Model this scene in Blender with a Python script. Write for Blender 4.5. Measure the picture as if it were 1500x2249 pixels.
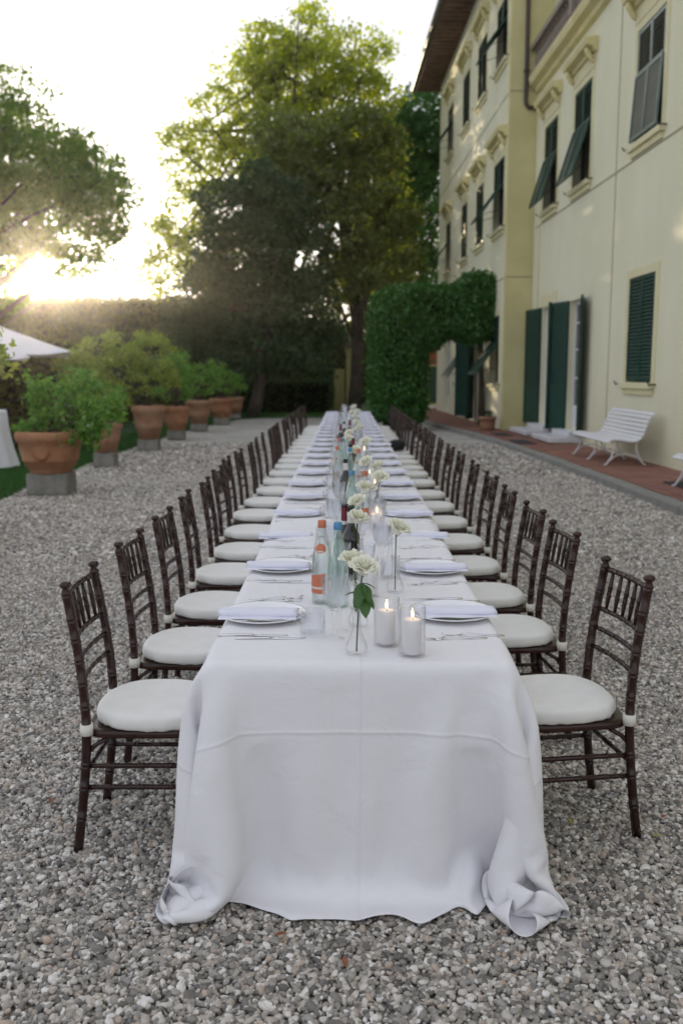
import bpy, math, random
import numpy as np
from mathutils import Vector, Matrix

random.seed(7); rng = np.random.default_rng(7)
for o in list(bpy.data.objects): bpy.data.objects.remove(o)
S = bpy.context.scene
COL = S.collection
R = math.radians

# ------------------------------------------------------------------ camera
F = 2050.0; PX, PY = 750.0, 1124.5; EYE = 1.612; CAMX = -0.04
pitch = math.atan((PY-822)/F); yaw = math.atan(11/F)
fwd = np.array([-math.sin(yaw)*math.cos(pitch), math.cos(yaw)*math.cos(pitch), -math.sin(pitch)])
rgt = np.array([math.cos(yaw), math.sin(yaw), 0.0]); upv = np.cross(rgt, fwd)
CAM = np.array([CAMX, 0.0, EYE])
cam_d = bpy.data.cameras.new('camera'); cam = bpy.data.objects.new('camera', cam_d); COL.objects.link(cam)
cam_d.sensor_fit = 'HORIZONTAL'; cam_d.sensor_width = 24.0; cam_d.lens = F/1500*24
cam_d.clip_start = .1; cam_d.clip_end = 2000
m = Matrix(((rgt[0], upv[0], -fwd[0], CAM[0]), (rgt[1], upv[1], -fwd[1], CAM[1]), (rgt[2], upv[2], -fwd[2], CAM[2]), (0, 0, 0, 1)))
cam.matrix_world = m
cam_d.dof.use_dof = True; cam_d.dof.focus_distance = 3.15; cam_d.dof.aperture_fstop = 2.9
S.camera = cam
def ray(x, y): return fwd*F + rgt*(x-PX) + upv*(PY-y)
def onY(x, y, Y): r = ray(x, y); return CAM + r*(Y/r[1])
def onZ(x, y, z): r = ray(x, y); return CAM + r*((z-EYE)/r[2])

# ------------------------------------------------------------------ light
sd = ray(85, 628); sd = sd/np.linalg.norm(sd)
sun_el = math.asin(sd[2]); sun_az = math.atan2(sd[0], sd[1])
W = bpy.data.worlds.new('World'); S.world = W; W.use_nodes = True
wn = W.node_tree; wn.nodes.clear()
def N(t, ty, **k):
    n = t.nodes.new(ty)
    for a, b in k.items():
        if a.startswith('i_'): n.inputs[int(a[2:])].default_value = b
        else: setattr(n, a, b)
    return n
sky = N(wn, 'ShaderNodeTexSky', sky_type='NISHITA', sun_disc=False, sun_elevation=sun_el, sun_rotation=sun_az, altitude=100, air_density=1.0, dust_density=1.4, ozone_density=1.0)
bg = N(wn, 'ShaderNodeBackground'); bg.inputs[1].default_value = 0.15
tc = N(wn, 'ShaderNodeTexCoord'); mp = N(wn, 'ShaderNodeMapping'); mp.inputs['Scale'].default_value = (1, 1, 2.6)
cn = N(wn, 'ShaderNodeTexNoise'); cn.inputs['Scale'].default_value = 2.1; cn.inputs['Detail'].default_value = 7; cn.inputs['Roughness'].default_value = .55
cr = N(wn, 'ShaderNodeValToRGB'); cr.color_ramp.elements[0].position = .40; cr.color_ramp.elements[1].position = .72
cr.color_ramp.elements[0].color = (.45, .45, .45, 1); cr.color_ramp.elements[1].color = (.95, .95, .95, 1)
mx = N(wn, 'ShaderNodeMix', data_type='RGBA'); hs = N(wn, 'ShaderNodeHueSaturation'); hs.inputs['Saturation'].default_value = .18; hs.inputs['Value'].default_value = 1.45
wo = N(wn, 'ShaderNodeOutputWorld')
L = wn.links.new
L(tc.outputs['Generated'], mp.inputs[0]); L(mp.outputs[0], cn.inputs['Vector']); L(cn.outputs['Fac'], cr.inputs[0])
L(sky.outputs[0], hs.inputs['Color']); L(cr.outputs[0], mx.inputs[0]); L(sky.outputs[0], mx.inputs[6]); L(hs.outputs[0], mx.inputs[7])
hz = N(wn, 'ShaderNodeMix', data_type='RGBA'); hz.inputs[0].default_value = .82; vr = N(wn, 'ShaderNodeValToRGB'); vr.color_ramp.elements[0].position = .38; vr.color_ramp.elements[1].position = .66; vr.color_ramp.elements[0].color = (1.86, 1.98, 2.34, 1); vr.color_ramp.elements[1].color = (2.42, 2.46, 2.62, 1); L(cn.outputs['Fac'], vr.inputs[0]); L(vr.outputs[0], hz.inputs[7])   # thin even veil of high cloud
L(mx.outputs[2], hz.inputs[6]); L(hz.outputs[2], bg.inputs[0]); L(bg.outputs[0], wo.inputs[0])
sun_d = bpy.data.lights.new('sun', 'SUN'); sun_d.energy = 2.0; sun_d.angle = R(.5); sun_d.color = (1, .80, .52)
sun = bpy.data.objects.new('sun', sun_d); COL.objects.link(sun)
sun.rotation_euler = Vector(-sd).to_track_quat('-Z', 'Y').to_euler()
vs = S.view_settings; vs.view_transform = 'Standard'; vs.look = 'None'; vs.gamma = 1; vs.use_curve_mapping = False
vs.exposure = 1.45
S.cycles.use_denoising = True; S.cycles.max_bounces = 8; S.cycles.transparent_max_bounces = 32
S.cycles.transmission_bounces = 8; S.cycles.glossy_bounces = 4; S.cycles.diffuse_bounces = 4
S.cycles.sample_clamp_indirect = 6

# ------------------------------------------------------------------ materials
def mat(name, col, rough=.6, metal=0., var=0., vscale=8., bump=0., bscale=60., col2=None, spec=.5, coat=0., coord='Object', detail=5, stretch=None, blend=None):
    M_ = bpy.data.materials.new(name); M_.use_nodes = True; t = M_.node_tree; b = t.nodes['Principled BSDF']
    b.inputs['Base Color'].default_value = (*col, 1); b.inputs['Roughness'].default_value = rough; b.inputs['Metallic'].default_value = metal
    b.inputs['Specular IOR Level'].default_value = spec; b.inputs['Coat Weight'].default_value = coat
    tcn = N(t, 'ShaderNodeTexCoord'); src = tcn.outputs[coord]
    if stretch:
        mm = N(t, 'ShaderNodeMapping'); mm.inputs['Scale'].default_value = stretch; t.links.new(src, mm.inputs[0]); src = mm.outputs[0]
    if var or col2:
        n = N(t, 'ShaderNodeTexNoise'); n.inputs['Scale'].default_value = vscale; n.inputs['Detail'].default_value = detail; n.inputs['Roughness'].default_value = .6
        t.links.new(src, n.inputs['Vector'])
        r = N(t, 'ShaderNodeValToRGB'); lo, hi = blend or (.35, .68)
        r.color_ramp.elements[0].position = lo; r.color_ramp.elements[1].position = hi
        c2 = col2 or tuple(min(1, c*(1+var)) for c in col); c1 = col if col2 else tuple(c*(1-var) for c in col)
        r.color_ramp.elements[0].color = (*c1, 1); r.color_ramp.elements[1].color = (*c2, 1)
        t.links.new(n.outputs['Fac'], r.inputs[0]); t.links.new(r.outputs[0], b.inputs['Base Color'])
    if bump:
        n = N(t, 'ShaderNodeTexNoise'); n.inputs['Scale'].default_value = bscale; n.inputs['Detail'].default_value = 4
        t.links.new(src, n.inputs['Vector'])
        bp = N(t, 'ShaderNodeBump'); bp.inputs['Strength'].default_value = bump; bp.inputs['Distance'].default_value = .01
        t.links.new(n.outputs['Fac'], bp.inputs['Height']); t.links.new(bp.outputs[0], b.inputs['Normal'])
    return M_
def leafmat(name, c1, c2, trans=.45, tcol=None, rough=.5):
    M_ = bpy.data.materials.new(name); M_.use_nodes = True; t = M_.node_tree; t.nodes.clear()
    g = N(t, 'ShaderNodeNewGeometry'); r = N(t, 'ShaderNodeValToRGB')
    r.color_ramp.elements[0].color = (*c1, 1); r.color_ramp.elements[1].color = (*c2, 1)
    t.links.new(g.outputs['Random Per Island'], r.inputs[0])
    d = N(t, 'ShaderNodeBsdfDiffuse'); tr = N(t, 'ShaderNodeBsdfTranslucent'); gl = N(t, 'ShaderNodeBsdfGlossy'); gl.inputs['Roughness'].default_value = rough
    gl.inputs['Color'].default_value = (.6, .6, .6, 1)
    mu = N(t, 'ShaderNodeMix', data_type='RGBA', blend_type='MULTIPLY'); mu.inputs[0].default_value = 1; mu.inputs[7].default_value = (*(tcol or (1.9, 1.7, .7)), 1)
    t.links.new(r.outputs[0], mu.inputs[6]); t.links.new(r.outputs[0], d.inputs[0]); t.links.new(mu.outputs[2], tr.inputs[0])
    a = N(t, 'ShaderNodeMixShader'); a.inputs[0].default_value = trans; t.links.new(d.outputs[0], a.inputs[1]); t.links.new(tr.outputs[0], a.inputs[2])
    b = N(t, 'ShaderNodeMixShader'); b.inputs[0].default_value = .06; t.links.new(a.outputs[0], b.inputs[1]); t.links.new(gl.outputs[0], b.inputs[2])
    o = N(t, 'ShaderNodeOutputMaterial'); t.links.new(b.outputs[0], o.inputs[0]); return M_
def glassmat(name, tint=(1, 1, 1), solid=.25, rough=.02):
    # thin-walled glass: mostly straight transmission, fresnel reflection, a share of refraction for the cut facets
    M_ = bpy.data.materials.new(name); M_.use_nodes = True; t = M_.node_tree; t.nodes.clear()
    tr = N(t, 'ShaderNodeBsdfTransparent'); tr.inputs[0].default_value = (*tint, 1)
    gs = N(t, 'ShaderNodeBsdfGlass'); gs.inputs['Color'].default_value = (*tint, 1); gs.inputs['Roughness'].default_value = rough; gs.inputs['IOR'].default_value = 1.45
    gl = N(t, 'ShaderNodeBsdfGlossy'); gl.inputs['Roughness'].default_value = rough
    lw = N(t, 'ShaderNodeLayerWeight'); lw.inputs[0].default_value = .5; pw = N(t, 'ShaderNodeMath', operation='POWER'); pw.inputs[1].default_value = 3.2; t.links.new(lw.outputs['Facing'], pw.inputs[0]); fr = N(t, 'ShaderNodeMath', operation='MULTIPLY_ADD'); fr.inputs[1].default_value = .8; fr.inputs[2].default_value = .018; t.links.new(pw.outputs[0], fr.inputs[0])
    a = N(t, 'ShaderNodeMixShader'); a.inputs[0].default_value = solid
    b = N(t, 'ShaderNodeMixShader'); o = N(t, 'ShaderNodeOutputMaterial')
    t.links.new(tr.outputs[0], a.inputs[1]); t.links.new(gs.outputs[0], a.inputs[2]); t.links.new(fr.outputs[0], b.inputs[0])
    t.links.new(a.outputs[0], b.inputs[1]); t.links.new(gl.outputs[0], b.inputs[2]); t.links.new(b.outputs[0], o.inputs[0]); return M_
def emis(name, col, s):
    M_ = bpy.data.materials.new(name); M_.use_nodes = True; b = M_.node_tree.nodes['Principled BSDF']
    b.inputs['Base Color'].default_value = (*col, 1); b.inputs['Emission Color'].default_value = (*col, 1); b.inputs['Emission Strength'].default_value = s; return M_

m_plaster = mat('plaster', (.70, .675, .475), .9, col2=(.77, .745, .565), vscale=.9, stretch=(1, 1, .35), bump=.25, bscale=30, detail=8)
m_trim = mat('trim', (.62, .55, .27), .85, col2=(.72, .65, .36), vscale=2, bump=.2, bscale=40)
m_return = mat('ochre_shade_plaster', (.54, .49, .24), .9, col2=(.62, .57, .30), vscale=1.1, bump=.2, bscale=30)  # ochre masonry, and the villa end wall with its shade put into the colour
m_groove = mat('groove', (.33, .30, .20), .9)
m_green = mat('green_paint', (.014, .050, .036), .5, col2=(.022, .068, .048), vscale=5, bump=.08, bscale=80, spec=.25)
m_blind = mat('sky_sheen_paint', (.10, .145, .135), .3, col2=(.15, .20, .19), vscale=4); m_slat = mat('olive_slat', (.075, .095, .06), .5, col2=(.13, .125, .08), vscale=3)  # frame paint made paler: the sky's reflection is put into its colour
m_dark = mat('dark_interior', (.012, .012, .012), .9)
m_glass = mat('window_glass', (.02, .025, .03), .05, spec=.9)
m_white = mat('white_paint', (.74, .74, .76), .45, var=.04, vscale=9, bump=.05)
m_marble = mat('marble', (.66, .66, .68), .4, var=.08, vscale=3)
m_iron = mat('iron', (.03, .025, .02), .6, metal=.6)
m_pipe = mat('brown_pipe', (.060, .038, .034), .45, var=.15)
m_balus = mat('weathered_stone', (.22, .18, .15), .9, col2=(.30, .25, .21), vscale=3, bump=.4)
m_soffit = mat('soffit_wood', (.06, .04, .03), .8, var=.25, vscale=3)
m_rafter = mat('rafter_wood', (.22, .13, .085), .8, var=.3, vscale=2)
m_roof = mat('roof_tile', (.25, .12, .07), .9, var=.3, vscale=3)
m_tile = mat('terracotta_tile', (.20, .088, .062), .8, col2=(.27, .125, .09), vscale=2.2, bump=.3, bscale=50)
m_joint = mat('mortar', (.16, .10, .08), .95, var=.2)
m_kerb = mat('kerb_stone', (.20, .20, .18), .9, col2=(.28, .275, .25), vscale=4, bump=.6, bscale=25)
m_terra = mat('terracotta', (.29, .115, .052), .85, col2=(.38, .20, .11), vscale=5, bump=.3, bscale=30)
m_terra2 = mat('pale_terracotta', (.29, .135, .075), .85, col2=(.36, .22, .14), vscale=4, bump=.3, bscale=30)
m_soil = mat('soil', (.03, .02, .014), 1)
m_stone = mat('mossy_stone', (.17, .165, .145), .95, col2=(.27, .26, .235), vscale=6, bump=.6, bscale=20)
m_bark = mat('bark', (.06, .05, .038), .95, col2=(.11, .09, .07), vscale=4, bump=.8, bscale=12)
m_chair = mat('mahogany', (.017, .006, .0042), .22, col2=(.036, .0115, .0075), vscale=6, stretch=(1, 1, .2), coat=0, spec=.42)
m_cush = mat('cushion_cloth', (.76, .75, .71), .85, var=.03, vscale=20, bump=.12, bscale=25)
m_strap = mat('strap_cloth', (.70, .68, .60), .9)
m_napkin = mat('napkin_cloth', (.73, .735, .83), .9, bump=.05, bscale=400)
m_china = mat('china', (.80, .80, .82), .12, coat=.3)
m_silver = mat('silver', (.72, .71, .72), .17, metal=1)
m_wax = mat('wax', (.82, .80, .82), .5)
m_wick = mat('wick', (.02, .015, .01), .9)
m_flame = emis('flame', (1, .62, .25), 6)
m_clear = glassmat('clear_glass', (1, 1, 1), .08, 0)
m_crystal = glassmat('cut_crystal', (.985, .99, 1), .15, 0)
m_gbottle = glassmat('green_glass', (.93, .985, .965), .15)
m_wbottle = glassmat('pale_bottle_glass', (.975, .992, .985), .15)
m_wine = mat('dark_bottle_glass', (.006, .007, .006), .06, coat=.5)
m_orange = mat('orange_label', (.55, .17, .09), .5, var=.08, vscale=30)
m_blue = mat('blue_cap', (.07, .24, .42), .4)
m_pink = mat('pale_label', (.62, .6, .58), .5)
m_red = mat('red_foil', (.14, .012, .02), .35)
m_black = mat('black_cloth', (.01, .01, .012), .8)
m_petal = leafmat('rose_petal', (.90, .89, .76), (.92, .92, .85), .3, (1, 1, .9))
m_rleaf = leafmat('rose_leaf', (.035, .10, .022), (.06, .15, .035), .25)
m_stem = mat('stem', (.05, .10, .025), .5, var=.2)
m_umb = mat('umbrella_canvas', (.74, .74, .78), .85)
m_mat = mat('rubber_mat', (.03, .03, .035), .95, bump=.3)
m_card = mat('menu_card', (.72, .71, .70), .6)
m_green_band = mat('green_ribbon', (.12, .20, .04), .6)
m_brown_band = mat('kraft_band', (.34, .25, .20), .6)

lm_plane = leafmat('plane_leaf', (.17, .22, .03), (.40, .40, .055), .60, (1.75, 1.9, .5))
lm_left = leafmat('left_leaf', (.065, .15, .026), (.15, .24, .04), .5)
lm_mid = leafmat('mid_leaf', (.085, .12, .028), (.19, .215, .052), .48, (1.7, 1.8, .7))
lm_dark = leafmat('dark_leaf', (.020, .052, .018), (.055, .105, .034), .34, (1.5, 1.7, .8))
lm_pine = leafmat('pine_leaf', (.022, .11, .018), (.055, .18, .030), .25)
lm_ivy = leafmat('ivy_leaf', (.020, .095, .016), (.065, .19, .030), .25)
lm_lemon = leafmat('lemon_leaf', (.045, .17, .024), (.16, .33, .045), .45)
lm_lemony = leafmat('pale_lemon_leaf', (.12, .22, .035), (.28, .36, .06), .48)
lm_hedge = leafmat('hedge_leaf', (.050, .072, .018), (.11, .125, .03), .42)
lm_grass = leafmat('grass_blade', (.02, .09, .018), (.05, .16, .028), .3)
m_core = mat('dark_core', (.012, .016, .008), 1)

# tablecloth material with ironed creases
m_cloth = mat('white_linen', (.775, .765, .785), .82, spec=.25)
def cloth_relief():
    t = m_cloth.node_tree; b = t.nodes['Principled BSDF']; uv = N(t, 'ShaderNodeUVMap'); sp = N(t, 'ShaderNodeSeparateXYZ'); t.links.new(uv.outputs[0], sp.inputs[0])
    def crease(out, off, period, width):
        a = N(t, 'ShaderNodeMath', operation='ADD'); a.inputs[1].default_value = off; t.links.new(out, a.inputs[0])
        p = N(t, 'ShaderNodeMath', operation='PINGPONG'); p.inputs[1].default_value = period; t.links.new(a.outputs[0], p.inputs[0])
        d = N(t, 'ShaderNodeMath', operation='DIVIDE'); d.inputs[1].default_value = width; t.links.new(p.outputs[0], d.inputs[0])
        e = N(t, 'ShaderNodeMath', operation='MULTIPLY'); t.links.new(d.outputs[0], e.inputs[0]); t.links.new(d.outputs[0], e.inputs[1])
        g = N(t, 'ShaderNodeMath', operation='MULTIPLY'); g.inputs[1].default_value = -1; t.links.new(e.outputs[0], g.inputs[0])
        x = N(t, 'ShaderNodeMath', operation='EXPONENT'); t.links.new(g.outputs[0], x.inputs[0]); return x.outputs[0]
    c1 = crease(sp.outputs[0], 0.0, .37, .006); c2 = crease(sp.outputs[1], 0.055, .42, .006)
    ad = N(t, 'ShaderNodeMath', operation='ADD'); t.links.new(c1, ad.inputs[0]); t.links.new(c2, ad.inputs[1])
    n = N(t, 'ShaderNodeTexNoise'); n.inputs['Scale'].default_value = 7; n.inputs['Detail'].default_value = 6; n.inputs['Distortion'].default_value = .6; t.links.new(uv.outputs[0], n.inputs['Vector'])
    w = N(t, 'ShaderNodeTexNoise'); w.inputs['Scale'].default_value = 420; t.links.new(uv.outputs[0], w.inputs['Vector'])
    k = N(t, 'ShaderNodeMath', operation='MULTIPLY_ADD'); k.inputs[1].default_value = 4.0; t.links.new(n.outputs['Fac'], k.inputs[0]); t.links.new(ad.outputs[0], k.inputs[2])
    k2 = N(t, 'ShaderNodeMath', operation='MULTIPLY_ADD'); k2.inputs[1].default_value = .06; t.links.new(w.outputs['Fac'], k2.inputs[0]); t.links.new(k.outputs[0], k2.inputs[2])
    bp = N(t, 'ShaderNodeBump'); bp.inputs['Strength'].default_value = .55; bp.inputs['Distance'].default_value = .004; t.links.new(k2.outputs[0], bp.inputs['Height']); t.links.new(bp.outputs[0], b.inputs['Normal'])
cloth_relief()

# ------------------------------------------------------------------ helpers
class MB:
    def __init__(s): s.v = []; s.f = []; s.n = 0
    def add(s, v, f):
        s.v.append(np.asarray(v, float).reshape(-1, 3)); s.f += [tuple(i+s.n for i in q) for q in f]; s.n += len(s.v[-1]); return s
    def box(s, x0, x1, y0, y1, z0, z1, M_=None):
        v = np.array([(x0, y0, z0), (x1, y0, z0), (x1, y1, z0), (x0, y1, z0), (x0, y0, z1), (x1, y0, z1), (x1, y1, z1), (x0, y1, z1)], float)
        if M_ is not None: v = v@np.array(M_)[:3, :3].T + np.array(M_)[:3, 3]
        return s.add(v, [(0, 3, 2, 1), (4, 5, 6, 7), (0, 1, 5, 4), (1, 2, 6, 5), (2, 3, 7, 6), (3, 0, 4, 7)])
    def tube(s, pts, rad, seg=8, cap=True, sx=1.0):
        pts = np.asarray(pts, float); n = len(pts); rad = np.full(n, rad) if np.isscalar(rad) else np.asarray(rad, float)
        t = np.gradient(pts, axis=0); t /= np.linalg.norm(t, axis=1)[:, None]+1e-9
        ref = np.eye(3)[int(np.argmin(abs(t).max(axis=0)))]
        a = np.cross(t, ref); a /= np.linalg.norm(a, axis=1)[:, None]+1e-9; b = np.cross(t, a)
        th = np.linspace(0, 2*np.pi, seg, endpoint=False)
        v = pts[:, None]+rad[:, None, None]*(sx*np.cos(th)[None, :, None]*a[:, None]+np.sin(th)[None, :, None]*b[:, None])
        f = [(i*seg+j, i*seg+(j+1) % seg, (i+1)*seg+(j+1) % seg, (i+1)*seg+j) for i in range(n-1) for j in range(seg)]
        if cap: f += [tuple(range(seg))[::-1], tuple((n-1)*seg+j for j in range(seg))]
        return s.add(v.reshape(-1, 3), f)
    def lathe(s, prof, seg=24, c=(0, 0, 0), cap=True, mod=None):
        th = np.linspace(0, 2*np.pi, seg, endpoint=False); v = []
        for k, (r, z) in enumerate(prof):
            rr = np.full(seg, r) if mod is None else r*mod(th, k, z)
            v.append(np.stack([rr*np.cos(th)+c[0], rr*np.sin(th)+c[1], np.full(seg, z+c[2])], 1))
        n = len(prof); f = [(i*seg+j, i*seg+(j+1) % seg, (i+1)*seg+(j+1) % seg, (i+1)*seg+j) for i in range(n-1) for j in range(seg)]
        if cap:
            if prof[0][0] > 1e-6: f.append(tuple(range(seg))[::-1])
            if prof[-1][0] > 1e-6: f.append(tuple((n-1)*seg+j for j in range(seg)))
        return s.add(np.concatenate(v), f)
    def xf(s, M_):
        A = np.array(M_); s.v = [v@A[:3, :3].T+A[:3, 3] for v in s.v]; return s
    def mesh(s, name, m_, smooth=False):
        me = bpy.data.meshes.new(name); me.from_pydata(np.concatenate(s.v).tolist(), [], s.f)
        if m_: me.materials.append(m_)
        if smooth is True: me.polygons.foreach_set('use_smooth', [True]*len(me.polygons))
        me.update(); return me
    def build(s, name, m_, parent=None, smooth=False, kind=None):
        return put(name, s.mesh(name, m_, smooth), parent, kind)
def put(name, me, parent=None, kind=None):
    o = bpy.data.objects.new(name, me); COL.objects.link(o)
    if parent is not None: o.parent = parent
    if kind: o['kind'] = kind
    return o
def thing(name, label, cat, loc=(0, 0, 0), rz=0, group=None):
    o = bpy.data.objects.new(name, None); COL.objects.link(o); o.location = loc; o.rotation_euler = (0, 0, rz); o.empty_display_size = .1
    return tag(o, label, cat, group)
def tag(o, label, cat, group=None):
    o['label'] = label; o['category'] = cat
    if group: o['group'] = group
    return o
def dup(root, loc=None, rz=None, label=None, group=None, parent=None, depth=0):
    c = root.copy(); COL.objects.link(c)
    if parent is not None: c.parent = parent
    if loc is not None: c.location = loc
    if rz is not None: c.rotation_euler = (0, 0, rz)
    if label: c['label'] = label
    if group: c['group'] = group
    for ch in list(root.children): dup(ch, parent=c)
    return c
def bx(x0, x1, y0, y1, z0, z1, M_=None): return MB().box(x0, x1, y0, y1, z0, z1, M_)
def bevel(o, w=.005, seg=2):
    b = o.modifiers.new('bevel', 'BEVEL'); b.width = w; b.segments = seg; b.limit_method = 'ANGLE'; return o
ORD = ['first', 'second', 'third', 'fourth', 'fifth', 'sixth', 'seventh', 'eighth', 'ninth', 'tenth', 'eleventh', 'twelfth', 'thirteenth', 'fourteenth', 'fifteenth', 'sixteenth', 'seventeenth', 'eighteenth', 'nineteenth', 'twentieth', 'twenty-first', 'twenty-second', 'twenty-third', 'twenty-fourth']
def quads(name, V, m_, parent=None, kind=None):
    V = V.reshape(-1, 3); n = len(V)//4; me = bpy.data.meshes.new(name)
    me.vertices.add(4*n); me.vertices.foreach_set('co', V.astype(np.float32).ravel())
    me.loops.add(4*n); me.loops.foreach_set('vertex_index', np.arange(4*n, dtype=np.int32))
    me.polygons.add(n); me.polygons.foreach_set('loop_start', np.arange(0, 4*n, 4, dtype=np.int32)); me.polygons.foreach_set('loop_total', np.full(n, 4, dtype=np.int32))
    me.materials.append(m_); me.update(calc_edges=True); return put(name, me, parent, kind)
def leafq(C, size, droop=.0, aspect=.62, nrm=None, tilt=1.0):
    n = len(C); a = rng.normal(size=(n, 3)); a[:, 2] -= droop; a /= np.linalg.norm(a, axis=1)[:, None]
    r2 = rng.normal(size=(n, 3))
    if nrm is not None: a = a-(a*nrm).sum(1)[:, None]*nrm*(1-.35*tilt); a /= np.linalg.norm(a, axis=1)[:, None]; r2 = np.cross(nrm, a)+.35*r2*tilt
    b = np.cross(a, r2) if nrm is None else r2-(r2*a).sum(1)[:, None]*a
    b /= np.linalg.norm(b, axis=1)[:, None]; s = size*rng.uniform(.6, 1.3, n)[:, None]
    return np.stack([C-a*s*.5, C+b*s*.5*aspect, C+a*s*.5, C-b*s*.5*aspect], 1)
def blob_clumps(lobes, per):
    P = []
    for (c, r) in lobes:
        c = np.array(c); r = np.array(r); n = max(4, int(per*(r[0]*r[2]*1.0)))
        d = rng.normal(size=(n, 3)); d /= np.linalg.norm(d, axis=1)[:, None]
        P.append(c+d*r*(rng.uniform(.25, 1.08, (n, 1))**.45))
    return np.concatenate(P)
def foliage(name, m_, lobes, per, nleaf, sig, size, parent, droop=.2):
    C = blob_clumps(lobes, per); k = rng.poisson(nleaf, len(C)); idx = np.repeat(np.arange(len(C)), k)
    sg = sig*rng.uniform(.6, 1.3, len(C))[idx][:, None]; P = C[idx]+rng.normal(size=(len(idx), 3))*sg*np.array([1, 1, .8 if size < .1 else .55])
    return quads(name, leafq(P, size, droop), m_, parent), C
def lob(x, y, rx, ry, Y, d=None):
    """a crown lobe seen at (x, y) of the photograph, standing at distance Y"""
    c = onY(x, y, Y); k = Y/F; return (tuple(c), (rx*k, (d if d else max(rx, ry)*k), ry*k))

# ------------------------------------------------------------------ ground
def ground():
    g = bx(-80, 80, -26, 130, -.5, -.012); mg = mat('gravel_bed', (.11, .105, .095), .95, col2=(.25, .24, .225), vscale=70, detail=2, bump=1.0, bscale=90, coord='Object', blend=(.4, .62))
    t = mg.node_tree; b = t.nodes['Principled BSDF']; tcn = N(t, 'ShaderNodeTexCoord'); vo = N(t, 'ShaderNodeTexVoronoi'); vo.inputs['Scale'].default_value = 42
    t.links.new(tcn.outputs['Object'], vo.inputs['Vector']); n = N(t, 'ShaderNodeTexNoise'); n.inputs['Scale'].default_value = .9; n.inputs['Detail'].default_value = 6; t.links.new(tcn.outputs['Object'], n.inputs['Vector'])
    r = N(t, 'ShaderNodeValToRGB'); e = r.color_ramp.elements; e[0].color = (.20, .19, .175, 1); e[1].color = (.72, .69, .65, 1); e.new(.5).color = (.42, .40, .37, 1)
    sp = N(t, 'ShaderNodeSeparateColor'); t.links.new(vo.outputs['Color'], sp.inputs[0]); t.links.new(sp.outputs[0], r.inputs[0])
    mxx = N(t, 'ShaderNodeMix', data_type='RGBA', blend_type='MULTIPLY'); mxx.inputs[0].default_value = 1; r3 = N(t, 'ShaderNodeValToRGB'); r3.color_ramp.elements[0].position = .3; r3.color_ramp.elements[1].position = .7
    r3.color_ramp.elements[0].color = (.78, .77, .72, 1); r3.color_ramp.elements[1].color = (1.1, 1.1, 1.1, 1); t.links.new(n.outputs['Fac'], r3.inputs[0]); t.links.new(r.outputs[0], mxx.inputs[6]); t.links.new(r3.outputs[0], mxx.inputs[7]); t.links.new(mxx.outputs[2], b.inputs['Base Color'])
    bp = N(t, 'ShaderNodeBump'); bp.inputs['Strength'].default_value = 1; bp.inputs['Distance'].default_value = .012; bp.invert = True; t.links.new(vo.outputs['Distance'], bp.inputs['Height']); t.links.new(bp.outputs[0], b.inputs['Normal'])
    g.build('ground', mg, kind='structure')
ground()

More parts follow.
